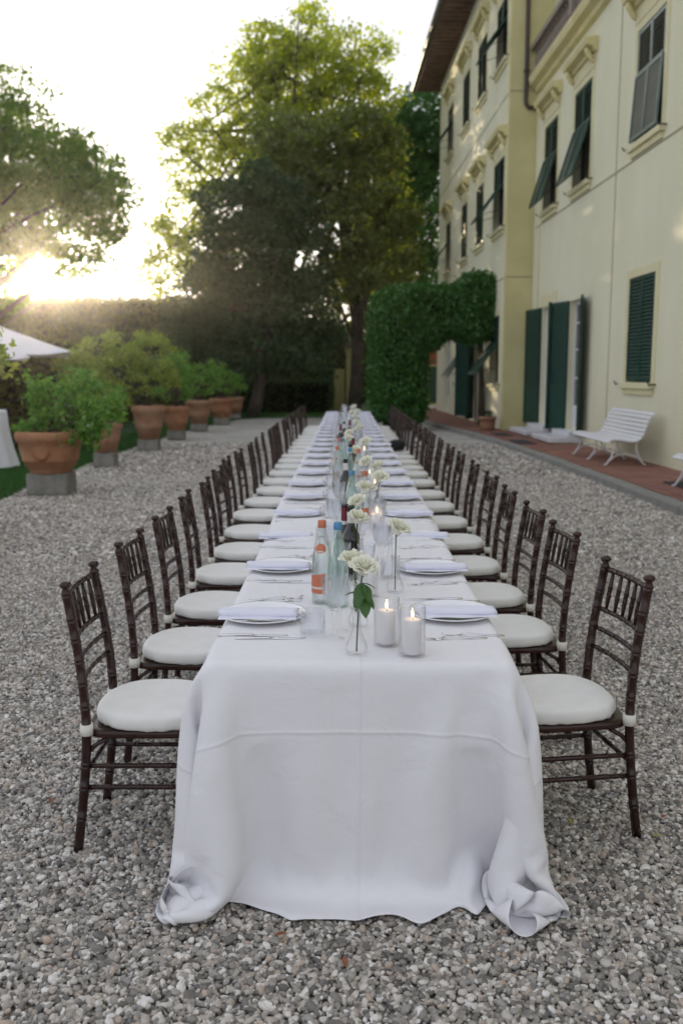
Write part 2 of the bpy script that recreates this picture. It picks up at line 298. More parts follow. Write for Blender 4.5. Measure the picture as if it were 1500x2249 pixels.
def gravel():
    pts = []; scl = []
    def zone(y0, y1, dens, k, jz, x0=None, x1=None):
        n = int((y1-y0)*(2*(.385*y1+.5))*dens); P = np.stack([rng.uniform(-(.385*y1+.5), .385*y1+.5, n), rng.uniform(y0, y1, n)], 1)
        keep = abs(P[:, 0]+.04) < .385*P[:, 1]+.45; keep &= (P[:, 0] > -4.62+.12*np.sin(P[:, 1]*1.7)) & (P[:, 0] < 3.9)
        keep &= ~((abs(P[:, 0]) < .30) & (P[:, 1] > 3.1) & (P[:, 1] < 20.8))
        P = P[keep]; z = rng.uniform(-.006, jz, len(P)); pts.append(np.column_stack([P, z])); scl.append(k*np.exp(rng.normal(0, .27, len(P))))
    for a, b in ((1.5, 3), (3, 4.5), (4.5, 6), (6, 8)): zone(a, b, 9400 if b < 6 else 7600, .0085, .0042)
    for a, b in ((8, 10), (10, 12), (12, 15)): zone(a, b, 2300, .0140, .001)
    zone(15, 22, 420, .021, .0)
    P = np.concatenate(pts); k = np.concatenate(scl)
    me = bpy.data.meshes.new('gravel'); me.vertices.add(len(P)); me.vertices.foreach_set('co', P.astype(np.float32).ravel())
    a = me.attributes.new('size', 'FLOAT_VECTOR', 'POINT'); sc = np.stack([k*rng.uniform(.95, 1.35, len(P)), k*rng.uniform(.7, 1.0, len(P)), k*rng.uniform(.5, .72, len(P))], 1); a.data.foreach_set('vector', sc.astype(np.float32).ravel())
    a = me.attributes.new('turn', 'FLOAT_VECTOR', 'POINT'); ro = np.stack([rng.normal(0, .42, len(P)), rng.normal(0, .42, len(P)), rng.uniform(0, 6.28, len(P))], 1); a.data.foreach_set('vector', ro.astype(np.float32).ravel())
    o = put('gravel', me, kind='stuff'); tag(o, 'grey and beige rounded pebbles covering the courtyard', 'gravel')
    mp_ = mat('pebble', (.2, .2, .19), .6, bump=.15, bscale=6, coord='Object'); t = mp_.node_tree; b = t.nodes['Principled BSDF']
    oi = N(t, 'ShaderNodeObjectInfo'); r = N(t, 'ShaderNodeValToRGB'); r.color_ramp.interpolation = 'LINEAR'; e = r.color_ramp.elements
    e[0].color = (.12, .112, .10, 1); e[1].color = (.82, .79, .75, 1)
    for p, c in ((.2, (.22, .205, .185)), (.4, (.40, .365, .31)), (.55, (.31, .295, .28)), (.62, (.48, .38, .30)), (.72, (.50, .46, .41)), (.88, (.67, .62, .56))): e.new(p).color = (*c, 1)
    t.links.new(oi.outputs['Random'], r.inputs[0])
    n = N(t, 'ShaderNodeTexNoise'); n.inputs['Scale'].default_value = 2.2; n.inputs['Detail'].default_value = 5; tcn = N(t, 'ShaderNodeTexCoord'); t.links.new(tcn.outputs['Object'], n.inputs['Vector'])
    mu = N(t, 'ShaderNodeMix', data_type='RGBA', blend_type='MULTIPLY'); mu.inputs[0].default_value = .5; t.links.new(r.outputs[0], mu.inputs[6])
    rr = N(t, 'ShaderNodeValToRGB'); rr.color_ramp.elements[0].position = .35; rr.color_ramp.elements[0].color = (.62, .61, .58, 1); rr.color_ramp.elements[1].position = .6; t.links.new(n.outputs['Fac'], rr.inputs[0]); t.links.new(rr.outputs[0], mu.inputs[7]); t.links.new(mu.outputs[2], b.inputs['Base Color'])
    ng = bpy.data.node_groups.new('gravel_scatter', 'GeometryNodeTree'); ng.interface.new_socket('Geometry', in_out='INPUT', socket_type='NodeSocketGeometry'); ng.interface.new_socket('Geometry', in_out='OUTPUT', socket_type='NodeSocketGeometry')
    gi = ng.nodes.new('NodeGroupInput'); go = ng.nodes.new('NodeGroupOutput'); jn = ng.nodes.new('GeometryNodeJoinGeometry'); lk = ng.links.new
    for q in range(6):
        ic = ng.nodes.new('GeometryNodeMeshIcoSphere'); ic.inputs['Radius'].default_value = 1; ic.inputs['Subdivisions'].default_value = 3
        po = ng.nodes.new('GeometryNodeInputPosition'); no = ng.nodes.new('ShaderNodeTexNoise'); no.noise_dimensions = '4D'; no.inputs['W'].default_value = q*3.7; no.inputs['Scale'].default_value = .75; no.inputs['Detail'].default_value = 1.5
        sb = ng.nodes.new('ShaderNodeVectorMath'); sb.operation = 'SUBTRACT'; sb.inputs[1].default_value = (.5, .5, .5); sc_ = ng.nodes.new('ShaderNodeVectorMath'); sc_.operation = 'SCALE'; sc_.inputs['Scale'].default_value = .85
        sp_ = ng.nodes.new('GeometryNodeSetPosition'); sm = ng.nodes.new('GeometryNodeSetShadeSmooth'); smt = ng.nodes.new('GeometryNodeSetMaterial'); smt.inputs['Material'].default_value = mp_; g2 = ng.nodes.new('GeometryNodeGeometryToInstance')
        lk(po.outputs[0], no.inputs['Vector']); lk(no.outputs['Color'], sb.inputs[0]); lk(sb.outputs[0], sc_.inputs[0]); lk(sc_.outputs[0], sp_.inputs['Offset'])
        lk(ic.outputs['Mesh'], sp_.inputs['Geometry']); lk(sp_.outputs[0], sm.inputs['Geometry']); lk(sm.outputs[0], smt.inputs['Geometry']); lk(smt.outputs[0], g2.inputs[0]); lk(g2.outputs[0], jn.inputs[0])
    ip = ng.nodes.new('GeometryNodeInstanceOnPoints'); ip.inputs['Pick Instance'].default_value = True
    na = ng.nodes.new('GeometryNodeInputNamedAttribute'); na.data_type = 'FLOAT_VECTOR'; na.inputs['Name'].default_value = 'size'
    nb = ng.nodes.new('GeometryNodeInputNamedAttribute'); nb.data_type = 'FLOAT_VECTOR'; nb.inputs['Name'].default_value = 'turn'
    er = ng.nodes.new('FunctionNodeEulerToRotation'); m2p = ng.nodes.new('GeometryNodeMeshToPoints')
    lk(gi.outputs[0], m2p.inputs['Mesh']); lk(m2p.outputs[0], ip.inputs['Points']); lk(jn.outputs[0], ip.inputs['Instance']); lk(na.outputs['Attribute'], ip.inputs['Scale']); lk(nb.outputs['Attribute'], er.inputs[0]); lk(er.outputs[0], ip.inputs['Rotation']); lk(ip.outputs[0], go.inputs[0])
    md = o.modifiers.new('scatter', 'NODES'); md.node_group = ng
gravel()

def lawn():
    xs = [(-60, 0), (-60, 90)]
    edge = [(-4.45, 5), (-4.5, 9), (-4.55, 12), (-4.6, 14), (-4.75, 17), (-4.8, 20.5), (-4.7, 26), (-4.3, 31), (-3.9, 34), (-3.2, 35.2), (-2, 35.9), (0, 36.2), (1.5, 36.3), (1.6, 90)]
    v = [(-60, 5, -.004)]+[(x+rng.normal(0, .03), y, -.004) for x, y in edge]+[(-60, 90, -.004)]
    mg = mat('turf', (.018, .05, .012), 1, col2=(.032, .078, .018), vscale=6, bump=1, bscale=60)
    MB().add(v, [tuple(range(len(v)))]).build('lawn', mg, kind='structure')
    P = []
    for (x0, x1, y0, y1, n) in ((-6.6, -4.35, 9, 21, 26000), (-6, -4.2, 21, 36, 9000), (-4.5, 1.6, 35, 39, 9000)):
        p = np.column_stack([rng.uniform(x0, x1, n), rng.uniform(y0, y1, n), np.zeros(n)]); ex = np.interp(p[:, 1], [e[1] for e in edge[:11]], [e[0] for e in edge[:11]])
        if y0 < 30: p = p[p[:, 0] < ex+rng.normal(0, .05, n)]
        P.append(p)
    P = np.concatenate(P); n = len(P); h = rng.uniform(.04, .09, n)[:, None]; a = rng.normal(size=(n, 3)); a[:, 2] = 0; a /= np.linalg.norm(a, axis=1)[:, None]; ln = rng.normal(0, .35, (n, 3)); ln[:, 2] = 1; w = .008
    o = quads('grass', np.stack([P-a*w, P+a*w, P+ln*h+a*w*.3, P+ln*h-a*w*.3], 1), lm_grass, kind='stuff'); tag(o, 'short green grass beside the row of pots', 'grass')
lawn()

# ------------------------------------------------------------------ villa
P0 = np.array([4.98, 25.76]); TH = math.atan((711-761)/F)
dv = np.array([math.sin(TH), math.cos(TH)]); nv_ = np.array([-math.cos(TH), math.sin(TH)])      # along the wall (away), out of the wall
BACK = .75
def frame(off):      # local axes: x = along wall (s), y = INTO the building, z = up
    p = P0+nv_*off
    return Matrix(((dv[0], -nv_[0], 0, p[0]), (dv[1], -nv_[1], 0, p[1]), (0, 0, 1, 0), (0, 0, 0, 1)))
FN = frame(0.0); FF = frame(BACK)
villa = thing('villa', 'long cream yellow villa with green shutters along the right side of the courtyard', 'building', (0, 0, 0))
def wallmesh(x0, x1, z0, z1, holes, deep, M_):
    xs = sorted({x0, x1, *[h[0] for h in holes], *[h[1] for h in holes]}); zs = sorted({z0, z1, *[h[2] for h in holes], *[h[3] for h in holes]})
    b = MB()
    for i in range(len(xs)-1):
        for j in range(len(zs)-1):
            cx, cz = (xs[i]+xs[i+1])/2, (zs[j]+zs[j+1])/2
            if any(h[0] < cx < h[1] and h[2] < cz < h[3] for h in holes): continue
            b.add([(xs[i], 0, zs[j]), (xs[i+1], 0, zs[j]), (xs[i+1], 0, zs[j+1]), (xs[i], 0, zs[j+1])], [(0, 1, 2, 3)])
    for a, c, d, e in holes:
        b.add([(a, 0, d), (c, 0, d), (c, 0, e), (a, 0, e), (a, deep, d), (c, deep, d), (c, deep, e), (a, deep, e)], [(0, 4, 5, 1), (1, 5, 6, 2), (2, 6, 7, 3), (3, 7, 4, 0)])
    return b.xf(M_)
def V(b, name, m_, M_, parent=villa, smooth=False, kind=None): return b.xf(M_).build(name, m_, parent, smooth, kind)
near_w = [(-9.42, -8.02, 5.72, 7.66, 'slight'), (-5.14, -3.78, 5.72, 7.78, 'open'), (-2.27, -.93, 5.72, 7.78, 'open'), (-13.6, -12.2, 5.72, 7.7, 'shut'), (-17.8, -16.4, 5.72, 7.7, 'shut'), (-21.5, -20.1, 5.72, 7.7, 'shut'),
          (-9.50, -8.12, 1.47, 3.35, 'shut'), (-13.6, -12.2, 1.47, 3.35, 'shut'), (-21.5, -20.1, 1.47, 3.35, 'shut')]
near_d = [(-2.55, -1.15, .36, 3.30), (-5.0, -3.85, .36, 3.27)]
wallmesh(-27, 0, .1, 9.05, [w[:4] for w in near_w]+near_d, .32, FN).build('wall', m_plaster, villa)
wallmesh(-27, 0, 9.0, 14, [], .3, frame(-.35)).build('upper_wall', m_plaster, villa)
far_w = [(.52, 2.08, 9.98, 11.62, 'wide'), (3.72, 5.30, 9.98, 11.72, 'shut'), (7.0, 8.5, 9.98, 11.72, 'shut'), (11.0, 12.5, 9.98, 11.75, 'wide'),
         (.48, 2.04, 5.62, 7.46, 'wide'), (3.78, 5.15, 5.62, 7.42, 'shut'), (7.05, 8.35, 5.6, 7.46, 'shut'), (11.2, 12.55, 5.62, 7.46, 'wide'),
         (.69, 2.0, 1.36, 3.24, 'wide'), (7.1, 8.75, 1.3, 2.98, 'wide')]
far_d = [(4.9, 6.3, .16, 2.9), (11.1, 12.65, .2, 3.12)]
wallmesh(0, 15.1, .1, 13.5, [w[:4] for w in far_w]+far_d, .32, FF).build('wall', m_plaster, villa)
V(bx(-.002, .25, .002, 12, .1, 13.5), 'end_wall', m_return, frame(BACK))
V(bx(14.9, 15.1, .3, 12, .1, 13.5), 'end_wall', m_plaster, FF)
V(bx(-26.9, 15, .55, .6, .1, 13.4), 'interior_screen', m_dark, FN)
# corner strips, string courses, joints, plinth
for a, b_, z0, z1, M_ in ((-.10, .0, .1, 13.4, FF),): V(bx(.006, .16, -.02, .01, z0, z1), 'corner_strip', m_trim, M_)
for x0, x1, z, M_ in ((-27, 0, 5.46, FN), (0, 15.1, 4.21, FF), (0, 15.1, 8.95, FF)): V(bx(x0, x1, -.012, .02, z-.012, z+.012), 'string_course', m_groove, M_)
V(bx(-.016, .01, .01, .74, 4.20, 4.225), 'string_course', m_groove, FF); V(bx(-.016, .01, .01, 2, 8.94, 8.965), 'string_course', m_groove, FF)
for s_ in (-7.0, -15.2): V(bx(s_-.012, s_+.012, -.010, .02, .1, 13.9 if False else 8.9), 'wall_joint', m_groove, FN)
V(bx(-.62, -.605, -.008, .02, .4, 5.44), 'wall_joint', m_groove, FN)
V(bx(.002, .14, -.035, .01, .1, 9.0).xf(Matrix.Translation((-.17, 0, 0))), 'corner_strip', m_plaster, FN)
# main cornice and balustrade
cb = MB(); prof = [(0, 8.86), (-.10, 8.90), (-.12, 9.0), (-.26, 9.06), (-.30, 9.18), (-.30, 9.24), (.3, 9.26)]
n = len(prof); cb.add([(x, y, z) for x in (-27, -.01) for y, z in prof], [(i, i+1, n+i+1, n+i) for i in range(n-1)]+[tuple(range(n, 2*n))]); V(cb, 'cornice', m_trim, FN)
bal = bx(-27, -.02, -.24, -.02, 9.262, 9.36).box(-27, -.02, -.25, -.01, 9.92, 10.04)
bal = V(bal, 'balustrade', m_balus, FN)
bp_ = [(.05, 0), (.05, .04), (.026, .07), (.05, .18), (.052, .24), (.024, .40), (.024, .46), (.05, .50), (.05, .56)]
bme = MB().lathe(bp_, 8).mesh('baluster', m_balus, True)
for i in range(60):
    s_ = -.25-i*.27
    if i % 15 == 14: o = V(bx(s_-.13, s_+.13, -.26, 0, 9.365, 9.92), 'baluster_pier', m_balus, FN, bal); continue
    o = put('baluster', bme, bal); o.matrix_world = FN@Matrix.Translation((s_, -.13, 9.36))
# downpipe
q = [(.0, -.05, 14), (0, -.05, 9.6), (0, -.05, 8.75), (-.02, -.02, 8.62), (-.12, .25, 8.52), (-.14, .30, 8.5)]
pp = [FF@Vector((-.06, .40, z)) for z in (14, 12, 10, 9, 8.72)]+[FF@Vector((-.06, .41, 8.62)), FF@Vector((-.07, .48, 8.52)), FF@Vector((-.08, .78, 8.50))]
MB().tube([tuple(p) for p in pp], .055, 10).build('downpipe', m_pipe, villa, True)
for z in (9.4, 11.2, 13): V(bx(-.13, -.001, .33, .47, z, z+.05), 'pipe_clip', m_pipe, FF)
# windows
def shutter_leaf(x0, x1, z0, z1, M_, m_, single, parent=villa, th=.04, tilt=54):
    """frame with louvres, hinged along its top edge; local x along wall, y into wall, z up"""
    w = .052; f = MB()
    f.box(x0, x0+w, -th, 0, z0, z1).box(x1-w, x1, -th, 0, z0, z1).box(x0+w, x1-w, -th+.001, -.001, z0, z0+w).box(x0+w, x1-w, -th+.001, -.001, z1-w, z1)
    fr = V(f, 'shutter', m_, M_, parent); n = int((z1-z0-2*w)/.062); sl = MB()
    for i in range(n):
        zc = z0+w+(i+.5)*(z1-z0-2*w)/n; T = Matrix.Translation((0, -th/2, zc))@Matrix.Rotation(R(tilt), 4, 'X'); b = bx(x0+w-.004, x1-w+.004, -.034, .034, -.004, .004, T)
        if single: V(b, 'slat', m_slat if m_ is m_blind else m_, M_, fr)
        else: sl.add(b.v[0], b.f)
    if not single: V(sl, 'louvres', m_, M_, fr, kind='stuff')
    return fr
def window(x0, x1, z0, z1, mode, M_, single=False, hood=True, sill=True, mcol=None):
    mcol = mcol or m_green
    wf = MB(); c = (x0+x1)/2
    for a, b in ((x0, x0+.07), (c-.05, c+.05), (x1-.07, x1)): wf.box(a, b, .16, .22, z0, z1)
    for a, b in ((x0+.07, c-.05), (c+.05, x1-.07)):
        for d, e in ((z0, z0+.07), (z1-.07, z1), (z0+(z1-z0)*.6, z0+(z1-z0)*.6+.04)): wf.box(a, b, .165, .215, d, e)
    wo_ = V(wf, 'window', m_white if mode == 'white' else mat_wf, M_); V(bx(x0+.07, x1-.07, .19, .196, z0+.07, z1-.07), 'pane', m_glass, M_, wo_)
    # plain surround band
    s = MB(); e = .15
    s.box(x0-e, x0, -.018, .01, z0-.0, z1+e).box(x1, x1+e, -.018, .01, z0, z1+e).box(x0, x1, -.0179, .0101, z1, z1+e)
    V(s, 'surround', m_trim2, M_)
    zc = z0+(z1-z0)*.60 if mode in ('open', 'wide', 'slight') else z0
    g = .012
    for a, b in ((x0+.02, c-g/2), (c+g/2, x1-.02)):
        if mode == 'shut': shutter_leaf(a, b, z0+.03, z1-.02, M_@Matrix.Translation((0, .03, 0)), mcol, single)
        else:
            shutter_leaf(a, b, zc+.01, z1-.02, M_@Matrix.Translation((0, .03, 0)), mcol, single)
            ang = {'open': 17, 'wide': 36, 'slight': 3.5}[mode]; hinge = M_@Matrix.Translation((0, -.01, zc))@Matrix.Rotation(R(-ang), 4, 'X')
            shutter_leaf(a, b, -(zc-z0-.03), 0, hinge, mcol, single, tilt=78)
            if mode in ('wide', 'open'): V(MB().tube([(a+.05 if a < c else b-.05, .02, z0+.45), (a+.05 if a < c else b-.05, -math.sin(R(ang))*(zc-z0)*.9, zc-math.cos(R(ang))*(zc-z0)*.9)], .008, 5), 'stay_bar', m_iron, M_)
    if sill:
        sb = bx(x0-.16, x1+.16, -.10, .14, z0-.11, z0-.001).box(x0-.10, x1+.10, -.045, .1, z0-.22, z0-.112); bevel(V(sb, 'sill', m_trim2, M_), .01)
        for s_ in (x0-.22, x1+.22): V(MB().tube([(s_, 0, z0-.03), (s_, -.10, z0-.03), (s_-.04, -.13, z0-.05), (s_+.04, -.14, z0+.02)], .014, 5), 'shutter_hook', m_iron, M_)
    if hood:
        hz = z1+.42; h = MB()
        pr = [(0, hz), (-.08, hz+.02), (-.10, hz+.09), (-.24, hz+.13), (-.27, hz+.22), (-.27, hz+.26), (0, hz+.30)]; n = len(pr)
        h.add([(x, y, z) for x in (x0-.28, x1+.28) for y, z in pr], [(i, i+1, n+i+1, n+i) for i in range(n-1)]+[tuple(range(n))[::-1], tuple(range(n, 2*n))])
        V(h, 'hood', m_trim, M_)
        V(bx(x0-.15, x1+.15, -.03, .01, z1+.151, hz), 'frieze', m_trim2, M_)
        for s_ in (x0-.10, x1+.10):
            br = MB().tube([(s_, -.02, hz-.17), (s_, -.07, hz-.14), (s_, -.12, hz-.06), (s_, -.17, hz+.02), (s_, -.19, hz+.10)], [.035, .05, .055, .06, .05], 8); V(br, 'bracket', m_trim, M_, smooth=True)
mat_wf = mat('window_frame_paint', (.10, .10, .09), .5)
m_trim2 = mat('pale_trim', (.66, .61, .37), .85, col2=(.72, .68, .43), vscale=2, bump=.2, bscale=40)
for i, (a, b, c, d, mode) in enumerate(near_w):
    window(a, b, c, d, mode, FN, single=i in (0, 1, 2, 6), hood=c > 5, mcol=m_blind if i == 0 else None)
for i, (a, b, c, d, mode) in enumerate(far_w): window(a, b, c, d, mode, FF, hood=c > 4, sill=True)
# french doors of the near block: frame, panes, folded-back shutters
def panel_shutter(x0, x1, z0, z1, M_, m_):
    f = bx(x0, x1, -.045, -.012, z0, z1); o = V(f, 'door_shutter', m_, M_); w = .08; b = MB()
    zm = z0+(z1-z0)*.33
    b.box(x0, x0+w, -.062, -.046, z0, z1).box(x1-w, x1, -.062, -.046, z0, z1)
    for d in (z0, zm, z1-w): b.box(x0+w, x1-w, -.061, -.046, d, d+w)
    V(b, 'shutter_frame', m_, M_, o); sl = MB(); n = int((z1-zm-2*w)/.062)
    for i in range(n):
        zc = zm+w+(i+.5)*(z1-zm-2*w)/n; sl.add(*(lambda q: (q.v[0], q.f))(bx(x0+w, x1-w, -.016, .016, -.003, .003, Matrix.Translation((0, -.055, zc))@Matrix.Rotation(R(40), 4, 'X'))))
    V(sl, 'louvres', m_, M_, o, kind='stuff'); return o
def french(x0, x1, z0, z1, M_):
    f = MB(); c = (x0+x1)/2
    for a, b in ((x0, x0+.08), (c-.06, c+.06), (x1-.08, x1)): f.box(a, b, .14, .21, z0, z1)
    for a, b in ((x0+.08, c-.06), (c+.06, x1-.08)):
        f.box(a, b, .145, .205, z0, z0+.55); f.box(a, b, .145, .205, z1-.09, z1)
        for k in (1.15, 1.8, 2.4): f.box(a, b, .15, .20, z0+k, z0+k+.035)
    d = V(f, 'door', m_white, M_); V(bx(x0+.08, x1-.08, .17, .176, z0+.55, z1-.09), 'pane', m_glass, M_, d)
    V(MB().tube([(c+.03, .14, z0+1), (c+.03, .09, z0+1), (c+.12, .09, z0+1)], .01, 6), 'handle', m_silver, M_, d)
for x0, x1, z0, z1 in near_d: french(x0, x1, z0, z1, FN)
def hinged(x, ang): return FN@Matrix.Translation((x, 0, 0))@Matrix.Rotation(R(ang), 4, 'Z')
panel_shutter(0, 1.0, .32, 3.31, hinged(-1.15, -9), m_green)
panel_shutter(-.70, 0, .32, 3.31, hinged(-2.55, 22), m_green)
panel_shutter(-.02, .85, .32, 3.28, hinged(-3.85, -16), m_green)
panel_shutter(-.70, 0, .32, 3.28, hinged(-5.0, 14), m_green)
for a, b in ((-2.55, -1.15),): V(bx(a-.12, b+.12, -.015, .012, 3.34, 3.62), 'frieze', m_trim2, FN)
# far block doors
x0, x1, z0, z1 = far_d[0]; french(x0, x1, z0, z1, FF)
panel_shutter(0, .7, .2, 2.9, FF@Matrix.Translation((6.3, 0, 0))@Matrix.Rotation(R(-25), 4, 'Z'), m_green)
panel_shutter(-.7, 0, .2, 2.9, FF@Matrix.Translation((4.9, 0, 0))@Matrix.Rotation(R(25), 4, 'Z'), m_green)
x0, x1, z0, z1 = far_d[1]; french(x0, x1, z0, z1, FF)
# marble steps
for a, b in ((-2.9, -.8), (-5.4, -3.5)):
    st = V(bx(a+.2, b-.2, -.28, .12, .245, .355), 'door_step', m_marble, FN); bevel(st, .012)
    st = V(bx(a+.05, b-.05, -.72, -.0, .125, .24), 'door_step', m_marble, FN); bevel(st, .02)
    V(bx(a+.1, b-.1, -.60, 0, .1, .124), 'step_base', m_trim2, FN)
# eave, rafters, gutter, roof
V(bx(-1.0, 16.1, -1.02, .3, 13.52, 13.58), 'soffit', m_soffit, FF)
for i in range(44): V(bx(-.9+i*.385, -.8+i*.385, -.98, .0, 13.40, 13.519), 'rafter', m_rafter, FF)
V(bx(-1.0, 16.1, -.002, .2, 13.30, 13.519), 'wall_plate', m_soffit, FF) if False else None
V(MB().tube([(-1.02, -1.07, 13.56), (16.15, -1.07, 13.56)], .075, 8), 'gutter', mat('gutter', (.10, .12, .09), .5, metal=.3), FF)
rf = MB(); rf.add([(-1.05, -1.1, 13.62), (16.2, -1.1, 13.62), (12, 6, 16), (3, 6, 16), (-1.05, 13, 13.62), (16.2, 13, 13.62), (-1.05, -1.1, 13.585), (16.2, -1.1, 13.585)], [(0, 1, 2, 3), (0, 3, 4), (1, 5, 2), (3, 2, 5, 4), (6, 7, 1, 0)]); V(rf, 'roof', m_roof, FF)
rt = MB()
for i in range(85): x = -1+i*.205; rt.tube([(x, -1.13, 13.63), (x, -.2, 13.95)], .07, 6)
V(rt, 'eave_tiles', m_roof, FF, kind='stuff')

# ------------------------------------------------------------------ pavement, kerb
kerb = [(3.95, 3.0), (3.86, 9.0), (3.80, 10.5), (3.72, 14.1), (3.64, 17.1), (3.48, 20.5), (3.32, 23.2), (3.02, 26.2), (2.43, 31.0), (2.1, 34.5), (2.1, 44)]
ky = [k[1] for k in kerb]; kx = [k[0] for k in kerb]
pv = MB(); n = len(kerb); pv.add([(x+.05, y, .078) for x, y in kerb]+[(6.2, y, .078) for x, y in kerb], [(i, n+i, n+i+1, i+1) for i in range(n-1)]); pave = pv.build('pavement', m_joint, kind='structure')
tiles = []
y = 9.0; tw = .30
while y < 44:
    x0 = np.interp(y+tw/2, ky, kx)+.24; xw = (P0[0]-(y-P0[1])*.0244 if y < 25.8 else P0[0]-.75-(y-P0[1])*.0244)+.02
    nx = int(np.ceil((xw-x0)/tw))
    for i in range(nx):
        a = xw-(i+1)*tw; tiles.append((max(a, x0)+.005, xw-i*tw-.005, y+.005, y+tw-.005))
    y += tw
far_t = MB(); tme = {}
for i, (a, b, c, d) in enumerate(tiles):
    dz = rng.uniform(-.002, .003)
    if i < 290: o = put('paving_tile', bx(a, b, c, d, .079, .100+dz).mesh('paving_tile', m_tile), pave)
    else: far_t.box(a, b, c, d, .079, .100+dz)
far_t.build('paving_tiles', m_tile, pave, kind='stuff')
kb = bx(0, .01, 0, .01, -.3, -.29).build('kerb', m_joint, kind='structure')
y = 3.0
while y < 43:
    l = rng.uniform(.85, 1.15); a = np.interp(y, ky, kx); b = np.interp(y+l-.012, ky, kx); z = .095+rng.uniform(-.006, .006); w = .23; j = rng.uniform(-.01, .01)
    k = MB().add([(a+j, y, -.05), (a+w, y, -.05), (b+w, y+l-.012, -.05), (b+j, y+l-.012, -.05), (a+j+.01, y, z), (a+w, y, z), (b+w, y+l-.012, z), (b+j+.01, y+l-.012, z)], [(0, 3, 2, 1), (4, 5, 6, 7), (0, 1, 5, 4), (1, 2, 6, 5), (2, 3, 7, 6), (3, 0, 4, 7)])
    bevel(k.build('kerb_stone', m_kerb, kb), .012); y += l
def doormat(x0, x1, d0, d1, label):
    o = bx(x0, x1, -d1, -d0, .1045, .118).xf(FN).build('door_mat', m_mat); tag(o, label, 'door mat', 'door mats on the terracotta pavement')
doormat(-2.6, -1.5, .95, 1.35, 'dark mat on the pavement before the farther white door step')
doormat(-5.3, -4.1, .98, 1.38, 'dark mat on the pavement before the nearer white door step')
doormat(-13.6, -12.6, .35, .85, 'dark mat on the pavement at the right edge of the photo, nearest the camera')

# ------------------------------------------------------------------ vegetation
def trunk(pts, rad, parent, seg=9, name='trunk'): return MB().tube(pts, rad, seg).build(name, m_bark, parent, True)
def limbs(base, C, k, parent, r=.07):
    b = MB(); ids = rng.choice(len(C), min(k, len(C)), replace=False)
    for i in ids:
        p0 = np.array(base[rng.integers(len(base))]); p3 = C[i]; mid = (p0+p3)/2+np.array([rng.normal(0, .25), rng.normal(0, .25), rng.uniform(-.5, .1)])
        ts = np.linspace(0, 1, 6)[:, None]; b.tube((1-ts)**2*p0+2*ts*(1-ts)*mid+ts**2*p3, np.linspace(r, r*.2, 6), 5)
    b.build('branches', m_bark, parent, True)
def tree(name, label, base, top, r0, lobes, lm, per, nleaf, sig, size, kbr=30, cat='tree', extra=None):
    t = thing(name, label, cat, (0, 0, 0)); base = np.array(base, float); top = np.array(top, float); ts = np.linspace(0, 1, 8)[:, None]
    path = base+(top-base)*ts+np.array([.25, .1, 0])*np.sin(ts*5); path[0] = base
    trunk(path, np.linspace(r0, r0*.3, 8), t); _, C = foliage('crown', lm, lobes, per, nleaf, sig, size, t); limbs(path[2:], C, kbr, t, r0*.3)
    return t
big = [lob(x, y, rx, ry, 41) for x, y, rx, ry in ((665, 75, 85, 60), (590, 130, 70, 65), (740, 130, 80, 60), (815, 140, 45, 65), (640, 190, 110, 80), (520, 190, 60, 60), (760, 220, 90, 60), (830, 230, 45, 50), (700, 160, 90, 60), (620, 110, 70, 50), (680, 260, 110, 60), (800, 300, 60, 50), (480, 270, 75, 70), (590, 280, 100, 70),
       (395, 310, 50, 38), (430, 370, 60, 45), (510, 370, 90, 60), (420, 440, 60, 40), (390, 500, 55, 30), (380, 560, 55, 50), (370, 620, 45, 45), (450, 560, 70, 90), (345, 485, 25, 14))]
tree('plane_tree', 'tall yellow-green tree glowing in the low sun behind the dark evergreen', (-3.2, 41, 0), (-2.6, 41, 14), .42, big, lm_plane, 20, 38, .28, .20, 60)
mid = [lob(x, y, rx, ry, 37) for x, y, rx, ry in ((680, 320, 100, 55), (790, 290, 75, 50), (835, 330, 45, 55), (820, 400, 75, 60), (700, 420, 90, 70), (770, 500, 110, 60), (870, 480, 55, 35), (650, 380, 80, 70), (820, 590, 95, 48), (880, 560, 45, 35), (750, 610, 70, 50), (620, 300, 60, 50))]
tree('leafy_tree', 'mid green broad-leaved tree standing just right of the dark evergreen', (.25, 37.5, 0), (-.1, 37.5, 9.5), .30, mid, lm_mid, 44, 42, .26, .19, 50)
drk = [lob(x, y, rx, ry, 35.5, 1.7) for x, y, rx, ry in ((560, 400, 60, 50), (520, 470, 85, 70), (600, 470, 90, 80), (540, 560, 120, 90), (640, 580, 100, 90), (470, 640, 80, 80), (560, 680, 130, 80), (670, 680, 75, 90), (450, 740, 85, 60), (560, 770, 130, 60), (670, 780, 70, 60), (730, 720, 25, 50), (395, 700, 50, 45))]
dk = tree('evergreen_tree', 'broad dark evergreen tree in front of the tall glowing tree', (-3.6, 35.6, 0), (-3.3, 35.6, 6), .26, drk, lm_dark, 40, 50, .22, .17, 40)
pine = [lob(x, y, rx, ry, 45, 2.2) for x, y, rx, ry in ((920, 245, 55, 48), (880, 290, 55, 55), (950, 300, 50, 70), (900, 370, 65, 70), (930, 450, 60, 60), (870, 420, 55, 60), (900, 530, 65, 45), (1010, 330, 60, 90), (1050, 300, 60, 90), (805, 320, 50, 60), (825, 410, 60, 70), (810, 510, 60, 60), (835, 600, 60, 45), (940, 600, 45, 45))]  # left-hand lobes added to keep direct sun off the villa wall
tree('stone_pine', 'rounded deep green pine rising beside the far end of the villa', (2.6, 45, 0), (3.0, 45, 9), .35, pine, lm_pine, 42, 60, .22, .17, 30)
